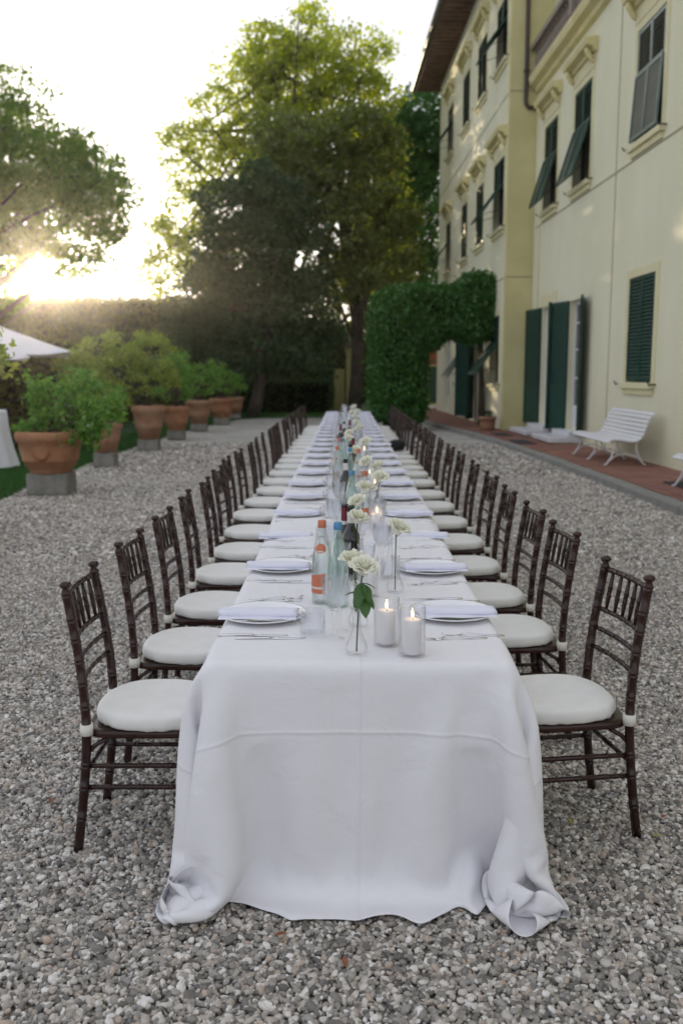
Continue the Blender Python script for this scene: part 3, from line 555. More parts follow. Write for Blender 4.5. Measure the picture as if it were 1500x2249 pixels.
lft = [lob(x, y, rx, ry, 33, 2.6) for x, y, rx, ry in ((20, 260, 70, 55), (-90, 260, 120, 90), (90, 320, 80, 50), (150, 350, 85, 60), (210, 380, 60, 50), (40, 380, 110, 80), (120, 430, 110, 55), (230, 450, 55, 35), (-60, 420, 120, 100), (30, 480, 80, 50), (245, 500, 28, 14), (190, 510, 55, 22),
       (100, 520, 60, 26), (170, 555, 45, 14), (10, 560, 45, 45), (-60, 560, 70, 60), (-10, 625, 32, 40), (165, 598, 45, 12), (200, 570, 50, 16), (20, 668, 40, 12), (230, 480, 50, 28), (180, 535, 75, 24), (110, 572, 80, 16), (250, 420, 42, 30), (215, 410, 50, 40), (40, 200, 60, 40), (50, 550, 60, 22), (0, 520, 80, 50), (150, 470, 90, 45), (70, 350, 120, 80), (170, 420, 90, 60), (-120, 640, 90, 70), (-250, 380, 130, 170), (-330, 560, 120, 120))]
tree('garden_tree', 'round-crowned green tree at the left edge with the sun low behind it', (-14.2, 33, 0), (-13.6, 33, 8), .35, lft, lm_left, 26, 40, .28, .18, 50)

def hedge(name, label, x0, x1, y0, y1, z0, z1, lm, dens, size, cat='hedge', rough=.12, parent=None, lname='foliage', spikes=0, round_=0.0):
    t = thing(name, label, cat) if parent is None else parent
    A = [((x1-x0)*(z1-z0), 1, -1), ((x1-x0)*(z1-z0), 1, 1), ((y1-y0)*(z1-z0), 0, -1), ((y1-y0)*(z1-z0), 0, 1), ((x1-x0)*(y1-y0), 2, 1), ((x1-x0)*(y1-y0), 2, -1 if z0 > .2 else 0)]
    P = []; NN = []; c = np.array([(x0+x1)/2, (y0+y1)/2, (z0+z1)/2]); h = np.array([(x1-x0)/2, (y1-y0)/2, (z1-z0)/2])
    for a, ax, sg in A:
        if sg == 0: continue
        n = int(a*dens); p = rng.uniform(-1, 1, (n, 3)); p[:, ax] = sg; P.append(p*h); q = np.zeros((n, 3)); q[:, ax] = sg; NN.append(q)
    P = np.concatenate(P); NN = np.concatenate(NN)
    if round_:
        q = np.abs(P)-(h-round_); ov = np.clip(q, 0, None); ln = np.linalg.norm(ov, axis=1); k = ln > round_
        P[k] = np.sign(P[k])*(np.minimum(np.abs(P[k]), h-round_)+ov[k]*(round_/ln[k])[:, None]); NN[k] = np.sign(P[k])*ov[k]/ln[k][:, None]
    w = np.sin(P[:, 0]*2.3+1)*np.sin(P[:, 1]*2.1)*np.cos(P[:, 2]*2.7+P[:, 0])
    P += NN*(rough*(.6*w+rng.normal(0, .45, len(P)))[:, None])+rng.normal(0, .03, P.shape)+c; P = P[P[:, 2] > .03]
    quads(lname, leafq(P, size, .3, .7, NN[:len(P)] if False else None), lm, t)
    k = rough*.8+round_*.36; bx(c[0]-h[0]+k, c[0]+h[0]-k, c[1]-h[1]+k, c[1]+h[1]-k, max(z0+(.1 if z0 > .2 else -.01), -.01), z1-rough*.6-round_*.36).build('dark_core', m_core, t)  # solid dark box added inside the leaves to stop see-through
    if spikes:
        n = spikes; p = np.column_stack([rng.uniform(x0, x1, n), rng.uniform(y0, y1, n), np.full(n, z1)]); b = MB(); Q = []
        for a in p:
            hh = rng.uniform(.15, .7); b.tube([a-[0, 0, .2], a+[rng.normal(0, .05), 0, hh]], [.012, .004], 4); m_ = 14; Q.append(a+np.column_stack([rng.normal(0, .05, m_), rng.normal(0, .05, m_), rng.uniform(0, hh, m_)]))
        b.build('shoots', m_bark, t); quads('shoot_leaves', leafq(np.concatenate(Q), size*.8), lm, t)
    return t
hedge('tall_hedge', 'tall clipped hedge closing the garden below the setting sun', -19, -2.5, 44, 46, 0, 5.0, lm_hedge, 160, .16, spikes=70, rough=.2)
hedge('garden_hedge', 'dark hedge running behind the row of potted lemon trees', -9.5, -7.4, 19, 40, 0, 2.15, lm_hedge, 150, .12, rough=.16)
hedge('low_hedge', 'low dark hedge at the far end of the courtyard left of the gate pillar', -4.6, -.7, 39.6, 41, 0, 1.35, lm_dark, 260, .11)
hedge('shrub_bank', 'dark hedge beyond the gate pillar at the end of the courtyard', -2.6, 5.4, 52, 54, 0, 3.7, lm_hedge, 120, .16, rough=.3)
far = [lob(x, y, rx, ry, 56, 2.5) for x, y, rx, ry in ((600, 760, 200, 90), (760, 800, 120, 80), (900, 780, 120, 100), (780, 640, 60, 60), (850, 690, 80, 60), (690, 700, 60, 80), (980, 640, 80, 120))]
tree('background_tree', 'shadowy trees filling the gap behind the gate pillar', (1.5, 57, 0), (1.2, 57, 6), .3, far, lm_mid, 10, 40, .4, .30, 20)

# ivy arch
arch = thing('ivy_arch', 'dense clipped ivy arch reaching from its green column over to the villa wall', 'ivy arch')
hedge('', '', .66, 2.30, 27.1, 28.7, 0, 4.12, lm_ivy, 700, .115, rough=.13, parent=arch, lname='column_foliage', round_=.80)
hedge('', '', 1.5, 4.0, 27.2, 28.6, 2.72, 4.10, lm_ivy, 700, .115, rough=.15, parent=arch, lname='lintel_foliage', round_=.42)
hedge('', '', 1.9, 2.75, 27.25, 28.5, 2.35, 3.3, lm_ivy, 700, .11, rough=.14, parent=arch, lname='haunch_foliage', round_=.42)
hedge('', '', 3.15, 4.24, 27.0, 28.7, 2.62, 4.42, lm_ivy, 700, .115, rough=.15, parent=arch, lname='end_foliage', round_=.5)
MB().tube([(4.05, 28.4, 0), (4.0, 28.3, 1.5), (3.9, 28.1, 2.9)], [.12, .09, .08], 8).build('stem', m_bark, arch, True)

# gate pillar and outbuilding at the end
gp = thing('gate_pillar', 'pale yellow gate pillar with a capped top at the far end of the table axis', 'pillar', (0, 0, 0))
bx(-.06, .42, 41.0, 41.6, 0, 2.75).build('shaft', m_return, gp); bevel(bx(-.14, .50, 40.92, 41.68, 2.751, 2.9).build('cap', m_balus, gp), .02)
MB().lathe([(.2, 2.9), (.22, 3.0), (.10, 3.08), (.16, 3.2), (.20, 3.34), (.12, 3.5), (.03, 3.6)], 14, (.18, 41.3, 0)).build('urn', m_balus, gp, True)
bx(-.60, -.13, 41.3, 41.6, 0, 1.85).build('side_pier', m_return, gp)
ob = thing('outbuilding', 'small rust and ochre outbuilding glimpsed between the ivy column and the villa', 'outbuilding')
wallm = mat('rust_plaster', (.22, .075, .035), .9, var=.15); bx(4.0, 6.2, 50, 51, 2.1, 4.3).build('upper_wall', wallm, ob); bx(4.0, 6.2, 50.001, 51, 0, 2.099).build('lower_wall', m_return, ob); bx(4.35, 4.95, 49.95, 49.998, .1, 2.05).build('door', m_green, ob)

# potted lemon trees
PG = 'terracotta pots with lemon trees along the gravel edge'
def pot(X, Y, hp, rw, zr, lobes, label, lm, style=0, nl=55, per=60, leaf=.085, wide=.62, flowers=False):
    t = thing('potted_lemon_tree', label, 'potted tree', (X, Y, 0), 0, PG)
    pl = bx(-rw*.62, rw*.62, -rw*.55, rw*.55, 0, hp).build('plinth', m_stone, t); bevel(pl, .03, 3)
    if style == 0: prof = [(rw*wide, 0), (rw*wide, .03), (rw*.70, .14), (rw*.76, .16), (rw*.80, .28), (rw*.86, .30), (rw*.84, .33), (rw*.92, .60), (rw*.93, .72), (rw*1.0, .76), (rw*1.04, .86), (rw*1.02, .96), (rw*.96, 1.0), (rw*.88, .98), (rw*.86, .88), (0, .86)]
    else: prof = [(rw*wide, 0), (rw*.78, .35), (rw*.82, .37), (rw*.81, .40), (rw*.93, .78), (rw*1.0, .80), (rw*1.04, .90), (rw*1.02, .97), (rw*.96, 1.0), (rw*.9, .98), (rw*.87, .88), (0, .86)]
    h = zr-hp; MB().lathe([(r, hp+.001+z*h) for r, z in prof], 32).build('pot', m_terra if style == 0 else m_terra2, t, True)
    MB().lathe([(rw*.86, zr-h*.125), (rw*.4, zr-h*.10), (0, zr-h*.09)], 20).build('soil', m_soil, t, True)
    if style == 0:
        em = MB().lathe([(.001, 0), (.05, .008), (.07, 0), (.085, .012), (.10, 0)], 14); em.xf(Matrix.Translation((0, -rw*.89, hp+h*.52))@Matrix.Rotation(R(90-8), 4, 'X')); em.build('relief_rosette', m_terra, t, True)
    zc = np.mean([l[0][2] for l in lobes]); trunk([(0, 0, zr-h*.12), (.03, 0, (zr+zc)/2), (-.02, 0, zc)], [.03, .025, .018], t, 7)
    _, C = foliage('crown', lm, lobes, int(per*1.35), int(nl*1.15), .08, leaf, t, -.05); limbs([(0, 0, zr), (.02, 0, (zr+zc)/2)], C, 26, t, .012)
    if flowers:
        q = C[rng.choice(len(C), 14, replace=False)]; k = np.repeat(q, 6, 0)+rng.normal(0, .03, (84, 3)); quads('blossoms', leafq(k, .035), m_petal, t)
    return t
pot(-4.05, 12.6, .30, .44, .86, [((-.33, 0, 1.02), (.22, .25, .20)), ((.1, .1, 1.38), (.36, .35, .30)), ((.45, -.15, 1.05), (.42, .3, .32)), ((.35, .05, 1.5), (.28, .3, .2)), ((.62, 0, .86), (.22, .22, .16)), ((.0, .1, 1.15), (.2, .2, .2)), ((.78, .1, 1.12), (.2, .2, .2))], 'largest nearest terracotta pot with garland relief and a sprawling lemon tree', lm_lemon, 0, 75, 62, .075, flowers=True)
pot(-4.28, 16.4, .26, .30, .78, [((0, 0, 1.12), (.42, .4, .33)), ((-.35, .1, 1.3), (.3, .3, .26))], 'smaller pot with a lemon tree half hidden behind the nearest one', lm_lemon, 1, 60, 70, .075)
pot(-4.25, 19.9, .25, .35, .96, [((-.6, 0, 1.75), (.62, .5, .45)), ((.1, 0, 2.05), (.5, .5, .42)), ((-1.2, .1, 1.9), (.5, .4, .38)), ((.2, 0, 1.5), (.42, .4, .35)), ((-.1, .1, 2.3), (.42, .4, .25)), ((-.9, 0, 2.2), (.45, .4, .25)), ((.35, 0, 1.75), (.3, .3, .4)), ((-.45, -.1, 1.3), (.45, .3, .3)), ((-1.6, .2, 1.7), (.35, .3, .35)), ((-1.35, .1, 1.35), (.4, .3, .3)), ((-.9, 0, 1.55), (.4, .3, .4)), ((-1.95, .2, 1.75), (.25, .3, .22))], 'tall bucket-shaped pot with the biggest spreading lemon tree', lm_lemony, 1, 55, 46, .085, wide=.60)
pot(-4.3, 23.4, .24, .34, .83, [((0, 0, 1.3), (.55, .5, .4)), ((-.2, 0, 1.75), (.5, .45, .35)), ((.35, 0, 1.6), (.4, .4, .38)), ((.1, 0, 2.0), (.3, .3, .2))], 'banded terracotta pot with a bushy lemon tree, fourth along the gravel', lm_lemon, 0, 55, 40, .085)
pot(-4.28, 26.9, .22, .37, .88, [((.1, 0, 1.4), (.55, .5, .4)), ((.25, 0, 1.75), (.45, .45, .35)), ((-.4, 0, 1.5), (.4, .4, .4))], 'terracotta pot with a lemon tree, fifth along the gravel', lm_lemon, 1, 50, 38, .09)
pot(-4.1, 30.5, .22, .40, .85, [((.1, 0, 1.3), (.6, .5, .38)), ((0, 0, 1.7), (.5, .45, .35)), ((.5, 0, 1.3), (.3, .4, .26))], 'wide terracotta pot with a low lemon tree near the far lawn', lm_lemon, 0, 50, 36, .09)
pot(-4.1, 34.2, .2, .32, .80, [((0, 0, 1.15), (.45, .4, .3)), ((.1, 0, 1.4), (.3, .3, .2))], 'farthest terracotta pot, mostly hidden behind the wide one', lm_lemon, 1, 45, 30, .09)
pot(-4.05, 9.0, .3, .42, .86, [((.1, 0, 1.65), (.60, .5, .22)), ((.62, 0, 1.64), (.17, .2, .09)), ((.60, 0, 1.78), (.12, .15, .10)), ((-.3, 0, 1.4), (.4, .4, .3))], 'lemon tree at the left edge of which only a leafy twig shows', lm_lemony, 0, 40, 60, .085)

# small pot on the pavement
pp_ = onZ(1073, 946, .1); tp_ = thing('flower_pot', 'round stone planter with a clipped dark plant on the pavement by the wall corner', 'planter', (pp_[0], pp_[1]+.25, .1))
MB().lathe([(.15, 0), (.19, .02), (.21, .16), (.22, .30), (.25, .31), (.25, .37), (.20, .37), (.18, .32), (0, .32)], 20).build('pot', m_terra2, tp_, True)
foliage('plant', lm_dark, [((0, 0, .42), (.20, .2, .11))], 700, 30, .03, .04, tp_)

# parasols, draped table on the left
def parasol(X, Y, zt, r, drop, label, tilt=(0, 0), k=8, ph=0.):
    t = thing('parasol', label, 'parasol', (X, Y, 0), 0, 'white parasols on the lawn'); MT = Matrix.Translation((0, 0, zt))@Matrix.Rotation(tilt[0], 4, 'X')@Matrix.Rotation(tilt[1], 4, 'Y')
    for i in range(k):
        a0, a1 = 2*math.pi*i/k+ph, 2*math.pi*(i+1)/k+ph; v = []; n = 8; mm = 6
        for u in range(n+1):
            for w in range(mm+1):
                f = w/mm; p = np.array([math.cos(a0), math.sin(a0)])*(1-f)+np.array([math.cos(a1), math.sin(a1)])*f; q = u/n
                v.append((p[0]*r*q, p[1]*r*q, -drop*q**.9-.05*math.sin(math.pi*f)*q))
        vals = [(MT@Vector(a))[:] for a in v]
        MB().add(vals, [(u*(mm+1)+w, u*(mm+1)+w+1, (u+1)*(mm+1)+w+1, (u+1)*(mm+1)+w) for u in range(n) for w in range(mm)]).build('canopy_panel', m_umb, t, True)
    MB().tube([(0, 0, 0), (0, 0, zt+.1)], .035, 10).build('pole', m_white, t, True); MB().lathe([(.3, 0), (.3, .08), (.05, .1)], 16).build('base', m_stone, t, True)
    rb = MB()
    for i in range(k): a = 2*math.pi*i/k+ph; rb.tube([(MT@Vector((0, 0, -.03)))[:], (MT@Vector((math.cos(a)*r*.99, math.sin(a)*r*.99, -drop-.02)))[:]], .008, 4)
    rb.build('ribs', m_white, t)
parasol(-8.15, 18.6, 2.95, 1.75, 1.08, 'white parasol at the left edge above the draped table', (R(0), R(-3)), ph=.2)
parasol(-7.7, 20.6, 2.72, 1.75, .72, 'white parasol whose tip ends among the lemon leaves, behind the first', (0, R(-3)), ph=.5)
dt = thing('draped_table', 'tall table under a pleated white cloth at the left edge of the lawn', 'table', (-6.42, 15.9, 0))
MB().lathe([(.55, .97), (.55, 1.0), (0, 1.0)], 24).build('tabletop', m_white, dt, True); MB().lathe([(.25, .01), (.25, .03), (.03, .05), (.03, .968)], 12).build('leg', m_iron, dt, True)
pf = [(0, 1.012), (.5, 1.012), (.565, 1.008), (.58, .97), (.60, .7), (.66, .35), (.74, .06)]
tag(MB().lathe(pf, 96, (-6.42, 15.9, 0), cap=False, mod=lambda th, k, z: 1+(.0 if k < 3 else .035*(k-2)/4)*np.sin(th*14)).build('tablecloth', m_umb, None, True), 'pleated white cloth draped over the tall table at the left edge', 'tablecloth')

# ------------------------------------------------------------------ bench
def bench(Y, label):
    xb = P0[0]-(Y-P0[1])*.0244-.55; t = thing('garden_bench', label, 'bench', (xb, Y, .104), -TH*0, 'white benches against the villa wall')
    prof = [(-.38, .40), (-.33, .43), (-.26, .435), (-.19, .43), (-.12, .42), (-.05, .41), (.02, .405), (.09, .42), (.145, .46), (.18, .52), (.205, .59), (.23, .66), (.255, .73), (.29, .80), (.335, .86)]
    Lb = 2.45; P = np.array(prof); tg = np.gradient(P, axis=0)
    for i, (x, z) in enumerate(prof):
        a = math.atan2(tg[i, 1], tg[i, 0]); o = bx(-.028, .028, 0, Lb, -.009, .009).build('slat', m_white, t); o.matrix_local = Matrix.Translation((x, 0, z))@Matrix.Rotation(-a, 4, 'Y'); bevel(o, .004)
    for y in (.12, Lb/2, Lb-.12):
        MB().tube([(x, y, z-.025) for x, z in prof], .014, 6).build('side_rail', m_white, t, True)
        MB().tube([(-.30, y, .40), (-.26, y, .28), (-.30, y, .14), (-.38, y, .02), (-.42, y, .01)], .015, 6).build('leg', m_white, t, True)
        MB().tube([(.12, y, .42), (.10, y, .28), (.16, y, .14), (.24, y, .02), (.28, y, .01)], .015, 6).build('leg', m_white, t, True)
        MB().tube([(-.37, y, .04), (-.24, y, .16), (-.06, y, .20), (.10, y, .15), (.22, y, .04)], .011, 6).build('brace', m_white, t, True)
bench(15.45, 'white slatted garden bench with curved back on the pavement beside the doors')
bench(10.3, 'white bench cut off by the right edge, only its far end showing')

# ------------------------------------------------------------------ tablecloth: a sheet let fall over the table
TX = .485; TY0 = 2.635; TY1 = 21.22; TZ = .762
def drape():
    h = .0215; side = .764; front = .757; far_y = TY0+2.0
    us = np.arange(-(TX+side), TX+side+1e-6, h); vs_ = np.arange(TY0-front, far_y, h); nu, nv = len(us), len(vs_)
    U, Vv = np.meshgrid(us, vs_); r2 = np.random.default_rng(3)
    P = np.stack([U, Vv, np.full_like(U, TZ+.014)], 2); 
    k = np.zeros_like(U)
    for i in range(8):
        a, b, c, d = r2.uniform(-6, 6), r2.uniform(-6, 6), r2.uniform(0, 6), r2.uniform(.2, 1); k += d*np.sin(a*U+b*Vv+c)
    P[..., 2] += .004*k*(np.maximum(abs(U)-TX, TY0-Vv) > 0)
    a_ = np.maximum(abs(U)-TX, 0); b_ = np.maximum(TY0-Vv, 0); r_ = np.sqrt(a_*a_+b_*b_); hang = r_ > 0; ph_ = np.arctan2(b_, a_+1e-9)
    cx_ = np.clip(U, -TX, TX); cy_ = np.maximum(Vv, TY0); both = (a_ > 0) & (b_ > 0)
    rho = r_*(.03+.15*both*(.5+.5*np.cos(ph_*8+math.pi))*np.sin(np.clip(2*ph_,0,math.pi))**.5)+.008; dx_, dy_ = a_/(r_+1e-9)*np.sign(U), -b_/(r_+1e-9); zz = TZ+.01-r_*.97
    sp_ = np.maximum(0, r_-.74); rho = rho+sp_*.36
    P[..., 0] = np.where(hang, cx_+dx_*rho, P[..., 0]); P[..., 1] = np.where(hang, cy_+dy_*rho, P[..., 1]); P[..., 2] = np.where(hang, np.maximum(zz, .02+.02*np.sin(U*30)*np.cos(Vv*24)), P[..., 2])+.002*k*hang
    P = P.astype(np.float32); dt_ = np.float32(1/420); sub = 1000; g = 9.8
    L1 = h; L2 = h*math.sqrt(2)
    def con(A, B, L, w=1.0):
        d = B-A; l = np.sqrt((d*d).sum(-1, keepdims=True)); c = d*(np.float32(.5*w)*(1-L/np.maximum(l, 1e-6))); A += c; B -= c
    bx_, by_ = TX-.015, TY0+.015; cy = far_y+2; hy = cy-by_; rr = .011
    Vel = np.zeros_like(P)
    for it in range(sub):
        P0_ = P.copy(); Vel *= .996; Vel[..., 2] -= g*dt_
        if it < 500:      # a slight breeze to the left opens the near folds unevenly
            Vel[..., 0] += dt_*.3*np.sin(3.1*Vv+1)*(P[..., 2] < .7); Vel[..., 1] -= dt_*.15*(P[..., 2] < .7)*np.cos(5*U+.6)
        sp = np.linalg.norm(Vel, axis=-1, keepdims=True); Vel *= np.minimum(1, 2.2/np.maximum(sp, 1e-6))
        P += Vel*dt_
        for _ in range(2):
            con(P[:, 0:nu-1:2], P[:, 1:nu:2], L1) if nu % 2 == 0 else con(P[:, 0:nu-1:2], P[:, 1:nu:2], L1)
            m1 = (nu-1)//2; con(P[:, 1:1+2*m1:2][:, :len(range(2, nu, 2))], P[:, 2:nu:2], L1)
            con(P[0:nv-1:2], P[1:nv:2], L1); con(P[1:nv-1:2], P[2:nv:2], L1)
            for a in (0, 1):
                rows = P[a:nv-1:2]; nxt = P[a+1:nv:2]; con(rows[:, :-1], nxt[:, 1:], L2, .35); con(rows[:, 1:], nxt[:, :-1], L2, .35)
        # bending (jacobi)
        for st, w in ((2, .035), (4, .015)):
            for ax in (0, 1):
                A = P[:-st] if ax == 0 else P[:, :-st]; B = P[st:] if ax == 0 else P[:, st:]
                d = B-A; l = np.sqrt((d*d).sum(-1, keepdims=True)); c = d*(np.float32(w)*(1-st*h/np.maximum(l, 1e-6))); 
                c = np.where(l < st*h, c, 0); A += c; B -= c
        # far rows follow the long table
        P[-1, :, 1] = far_y-h
        # the chair fronts keep the side drops in, and the end drop hangs close to the table
        dd = np.clip((TZ-P[..., 2])/.76, 0, 1); gnd = P[..., 2] < .07
        lx = TX+.018+.085*np.sqrt(dd)+.045*gnd; ox = np.abs(P[..., 0])-lx; P[..., 0] -= (np.sign(P[..., 0])*np.where(ox > 0, ox*.35, 0)).astype(np.float32)
        ly = TY0-.018-.035*dd-(.075*dd+.10*gnd)*(np.clip(abs(P[..., 0])-.30, 0, .2)/.2); oy = ly-P[..., 1]; P[..., 1] += np.where(oy > 0, oy*.35, 0).astype(np.float32)
        # table (rounded box)
        qx = abs(P[..., 0])-(bx_-rr+.0); qy = abs(P[..., 1]-cy)-(hy-rr); qz = abs(P[..., 2]-(TZ-.2))-(.2-rr+.004)
        ox, oy, oz = np.maximum(qx, 0), np.maximum(qy, 0), np.maximum(qz, 0); dist = np.sqrt(ox*ox+oy*oy+oz*oz)+np.minimum(np.maximum(qx, np.maximum(qy, qz)), 0)-rr
        ins = (dist < 0) & (P[..., 2] > TZ-.25)
        inn = (qx < 0) & (qy < 0) & (qz < 0)
        out = dist+1e-9; nx = np.where(inn, ((qx > qy) & (qx > qz))*1., ox)*np.sign(P[..., 0]); ny = np.where(inn, ((qy >= qx) & (qy > qz))*1., oy)*np.sign(P[..., 1]-cy); nz = np.where(inn, ((qz >= qx) & (qz >= qy))*1., oz)
        ln = np.sqrt(nx*nx+ny*ny+nz*nz)+1e-9; nn = np.stack([nx/ln, ny/ln, nz/ln], -1); P += np.where(ins[..., None], -dist[..., None]*nn, 0).astype(np.float32)
        fr = (ins & (nz/ln > .7))[..., None]; P = np.where(fr, P0_*[.9, .9, 0]+P*[.1, .1, 1], P).astype(np.float32)
        low = P[..., 2] < .016; P[..., 2] = np.where(low, .016, P[..., 2]); P[..., :2] = np.where(low[..., None], P0_[..., :2]*.6+P[..., :2]*.4, P[..., :2])
        Vel = (P-P0_)/dt_
    P[..., 2] += .003
    # ironed centre fold: a shallow ridge down the front
    d = P[..., 0]-.02*0; fm = np.clip((TY0+.0-P[..., 1])/.03, 0, 1)*(Vv < TY0+.02)
    P[..., 1] -= fm*.050*np.exp(-abs(U-.002)/.085)
    # soft upright folds opening towards the hem of the end drop
    dr = np.clip((TZ-P[..., 2])/.76, 0, 1)*fm*np.clip((.47-abs(U))/.06, 0, 1)
    P[..., 1] -= 1.5*dr**1.3*(.050*np.exp(-((U+.345-.13*dr)/.05)**2)+.020*np.exp(-((U+.13)/.07)**2)+.034*np.exp(-((U-.235+.05*dr)/.045)**2)+.040*np.exp(-((U-.375)/.032)**2))-1.5*dr**1.3*(.024*np.exp(-((U-.305)/.03)**2)+.018*np.exp(-((U+.235)/.05)**2))
    P[..., 2] += np.clip((dr-.8)/.2, 0, 1)*.010*np.maximum(0, np.sin(U*15+.6))
    # the rest of the long table
    rows = [P]; V2 = [Vv]; last = P[-1].copy(); y = far_y; ph = r2.uniform(0, 6, 4)
    plain = last.copy(); s_ = np.abs(us)-TX; plain[:, 0] = np.where(s_ > 0, np.sign(us)*(TX+.012+.05*np.clip(s_, 0, 1)), us); plain[:, 2] = np.where(s_ > 0, np.maximum(TZ-s_+.0, .02), TZ+.003)
    ext = []; Ve = []
    while y < TY1:
        k = min(1, (y-far_y)/1.2); r = last*(1-k)+plain*k; r[:, 1] = y; fold = np.clip(s_, 0, None)*(.10*np.sin(y*5.3+ph[0])+.06*np.sin(y*11+ph[1]))*k; r[:, 0] += np.sign(us)*fold
        ext.append(r.copy()); Ve.append(np.full(nu, y)); y += .09
    for j, q in enumerate(np.linspace(.02, .74, 9)):
        r = plain.copy(); r[:, 1] = TY1+.012+.05*q; r[:, 2] = np.minimum(r[:, 2], TZ-q); r[:, 0] = np.clip(r[:, 0], -TX-.02, TX+.02); ext.append(r); Ve.append(np.full(nu, TY1+q))
    A = np.concatenate([P, np.array(ext)]); VV = np.concatenate([Vv, np.array(Ve)]); UU = np.broadcast_to(us, A.shape[:2]); n2 = len(A)
    i, j = np.meshgrid(np.arange(n2-1), np.arange(nu-1), indexing='ij'); a = i*nu+j; fc = np.stack([a, a+1, a+nu+1, a+nu], -1).reshape(-1, 4)
    me = bpy.data.meshes.new('tablecloth'); me.from_pydata(A.reshape(-1, 3).tolist(), [], fc.tolist()); me.polygons.foreach_set('use_smooth', [True]*len(me.polygons)); me.materials.append(m_cloth)
    uv = me.uv_layers.new(name='UVMap'); uvs = np.stack([UU.ravel(), VV.ravel()], 1)[fc.ravel()]; uv.data.foreach_set('uv', uvs.astype(np.float32).ravel())
    o = put('tablecloth', me); tag(o, 'long white cloth over the banquet table, puddling on the gravel at its near corners', 'tablecloth')
    sm = o.modifiers.new('smooth', 'SUBSURF'); sm.levels = 1; sm.render_levels = 1
    so = o.modifiers.new('thick', 'SOLIDIFY'); so.thickness = .0012; so.offset = -1
drape()
tb = thing('banquet_table', 'very long narrow banquet table hidden beneath the white cloth', 'table')
bx(-TX+.05, TX-.05, TY0+.06, TY1-.06, TZ-.03, TZ-.006).build('tabletop', m_rafter, tb)
for y in np.linspace(TY0+.4, TY1-.4, 12):
    for x in (-.35, .35): bx(x-.02, x+.02, y-.02, y+.02, 0, TZ-.031).build('leg', m_iron, tb)

# ------------------------------------------------------------------ chairs
def bamboo(b, path, r, nodes, seg=8, dr=.0019):
    path = np.asarray(path, float); d = np.r_[0, np.cumsum(np.linalg.norm(np.diff(path, axis=0), axis=1))]; T = d[-1]
    st = [(t, r) for t in np.linspace(0, T, max(3, int(T/.05)))]
    for q in nodes:
        c = q*T
        for e, k in ((-.011, 0), (-.009, 1), (-.005, 1), (-.003, .2), (.003, .2), (.005, 1), (.009, 1), (.011, 0)):
            if 0 < c+e < T: st.append((c+e, r+dr*k*(1 if r > .012 else .8)))
    st = [s for s in st if not any(abs(s[0]-q*T) < .0112 and s[1] == r and abs(abs(s[0]-q*T)-.011) > 1e-6 for q in nodes)]; st.sort()
    t = np.array([s[0] for s in st]); pts = np.stack([np.interp(t, d, path[:, i]) for i in range(3)], 1); b.tube(pts, np.array([s[1] for s in st]), seg); return b
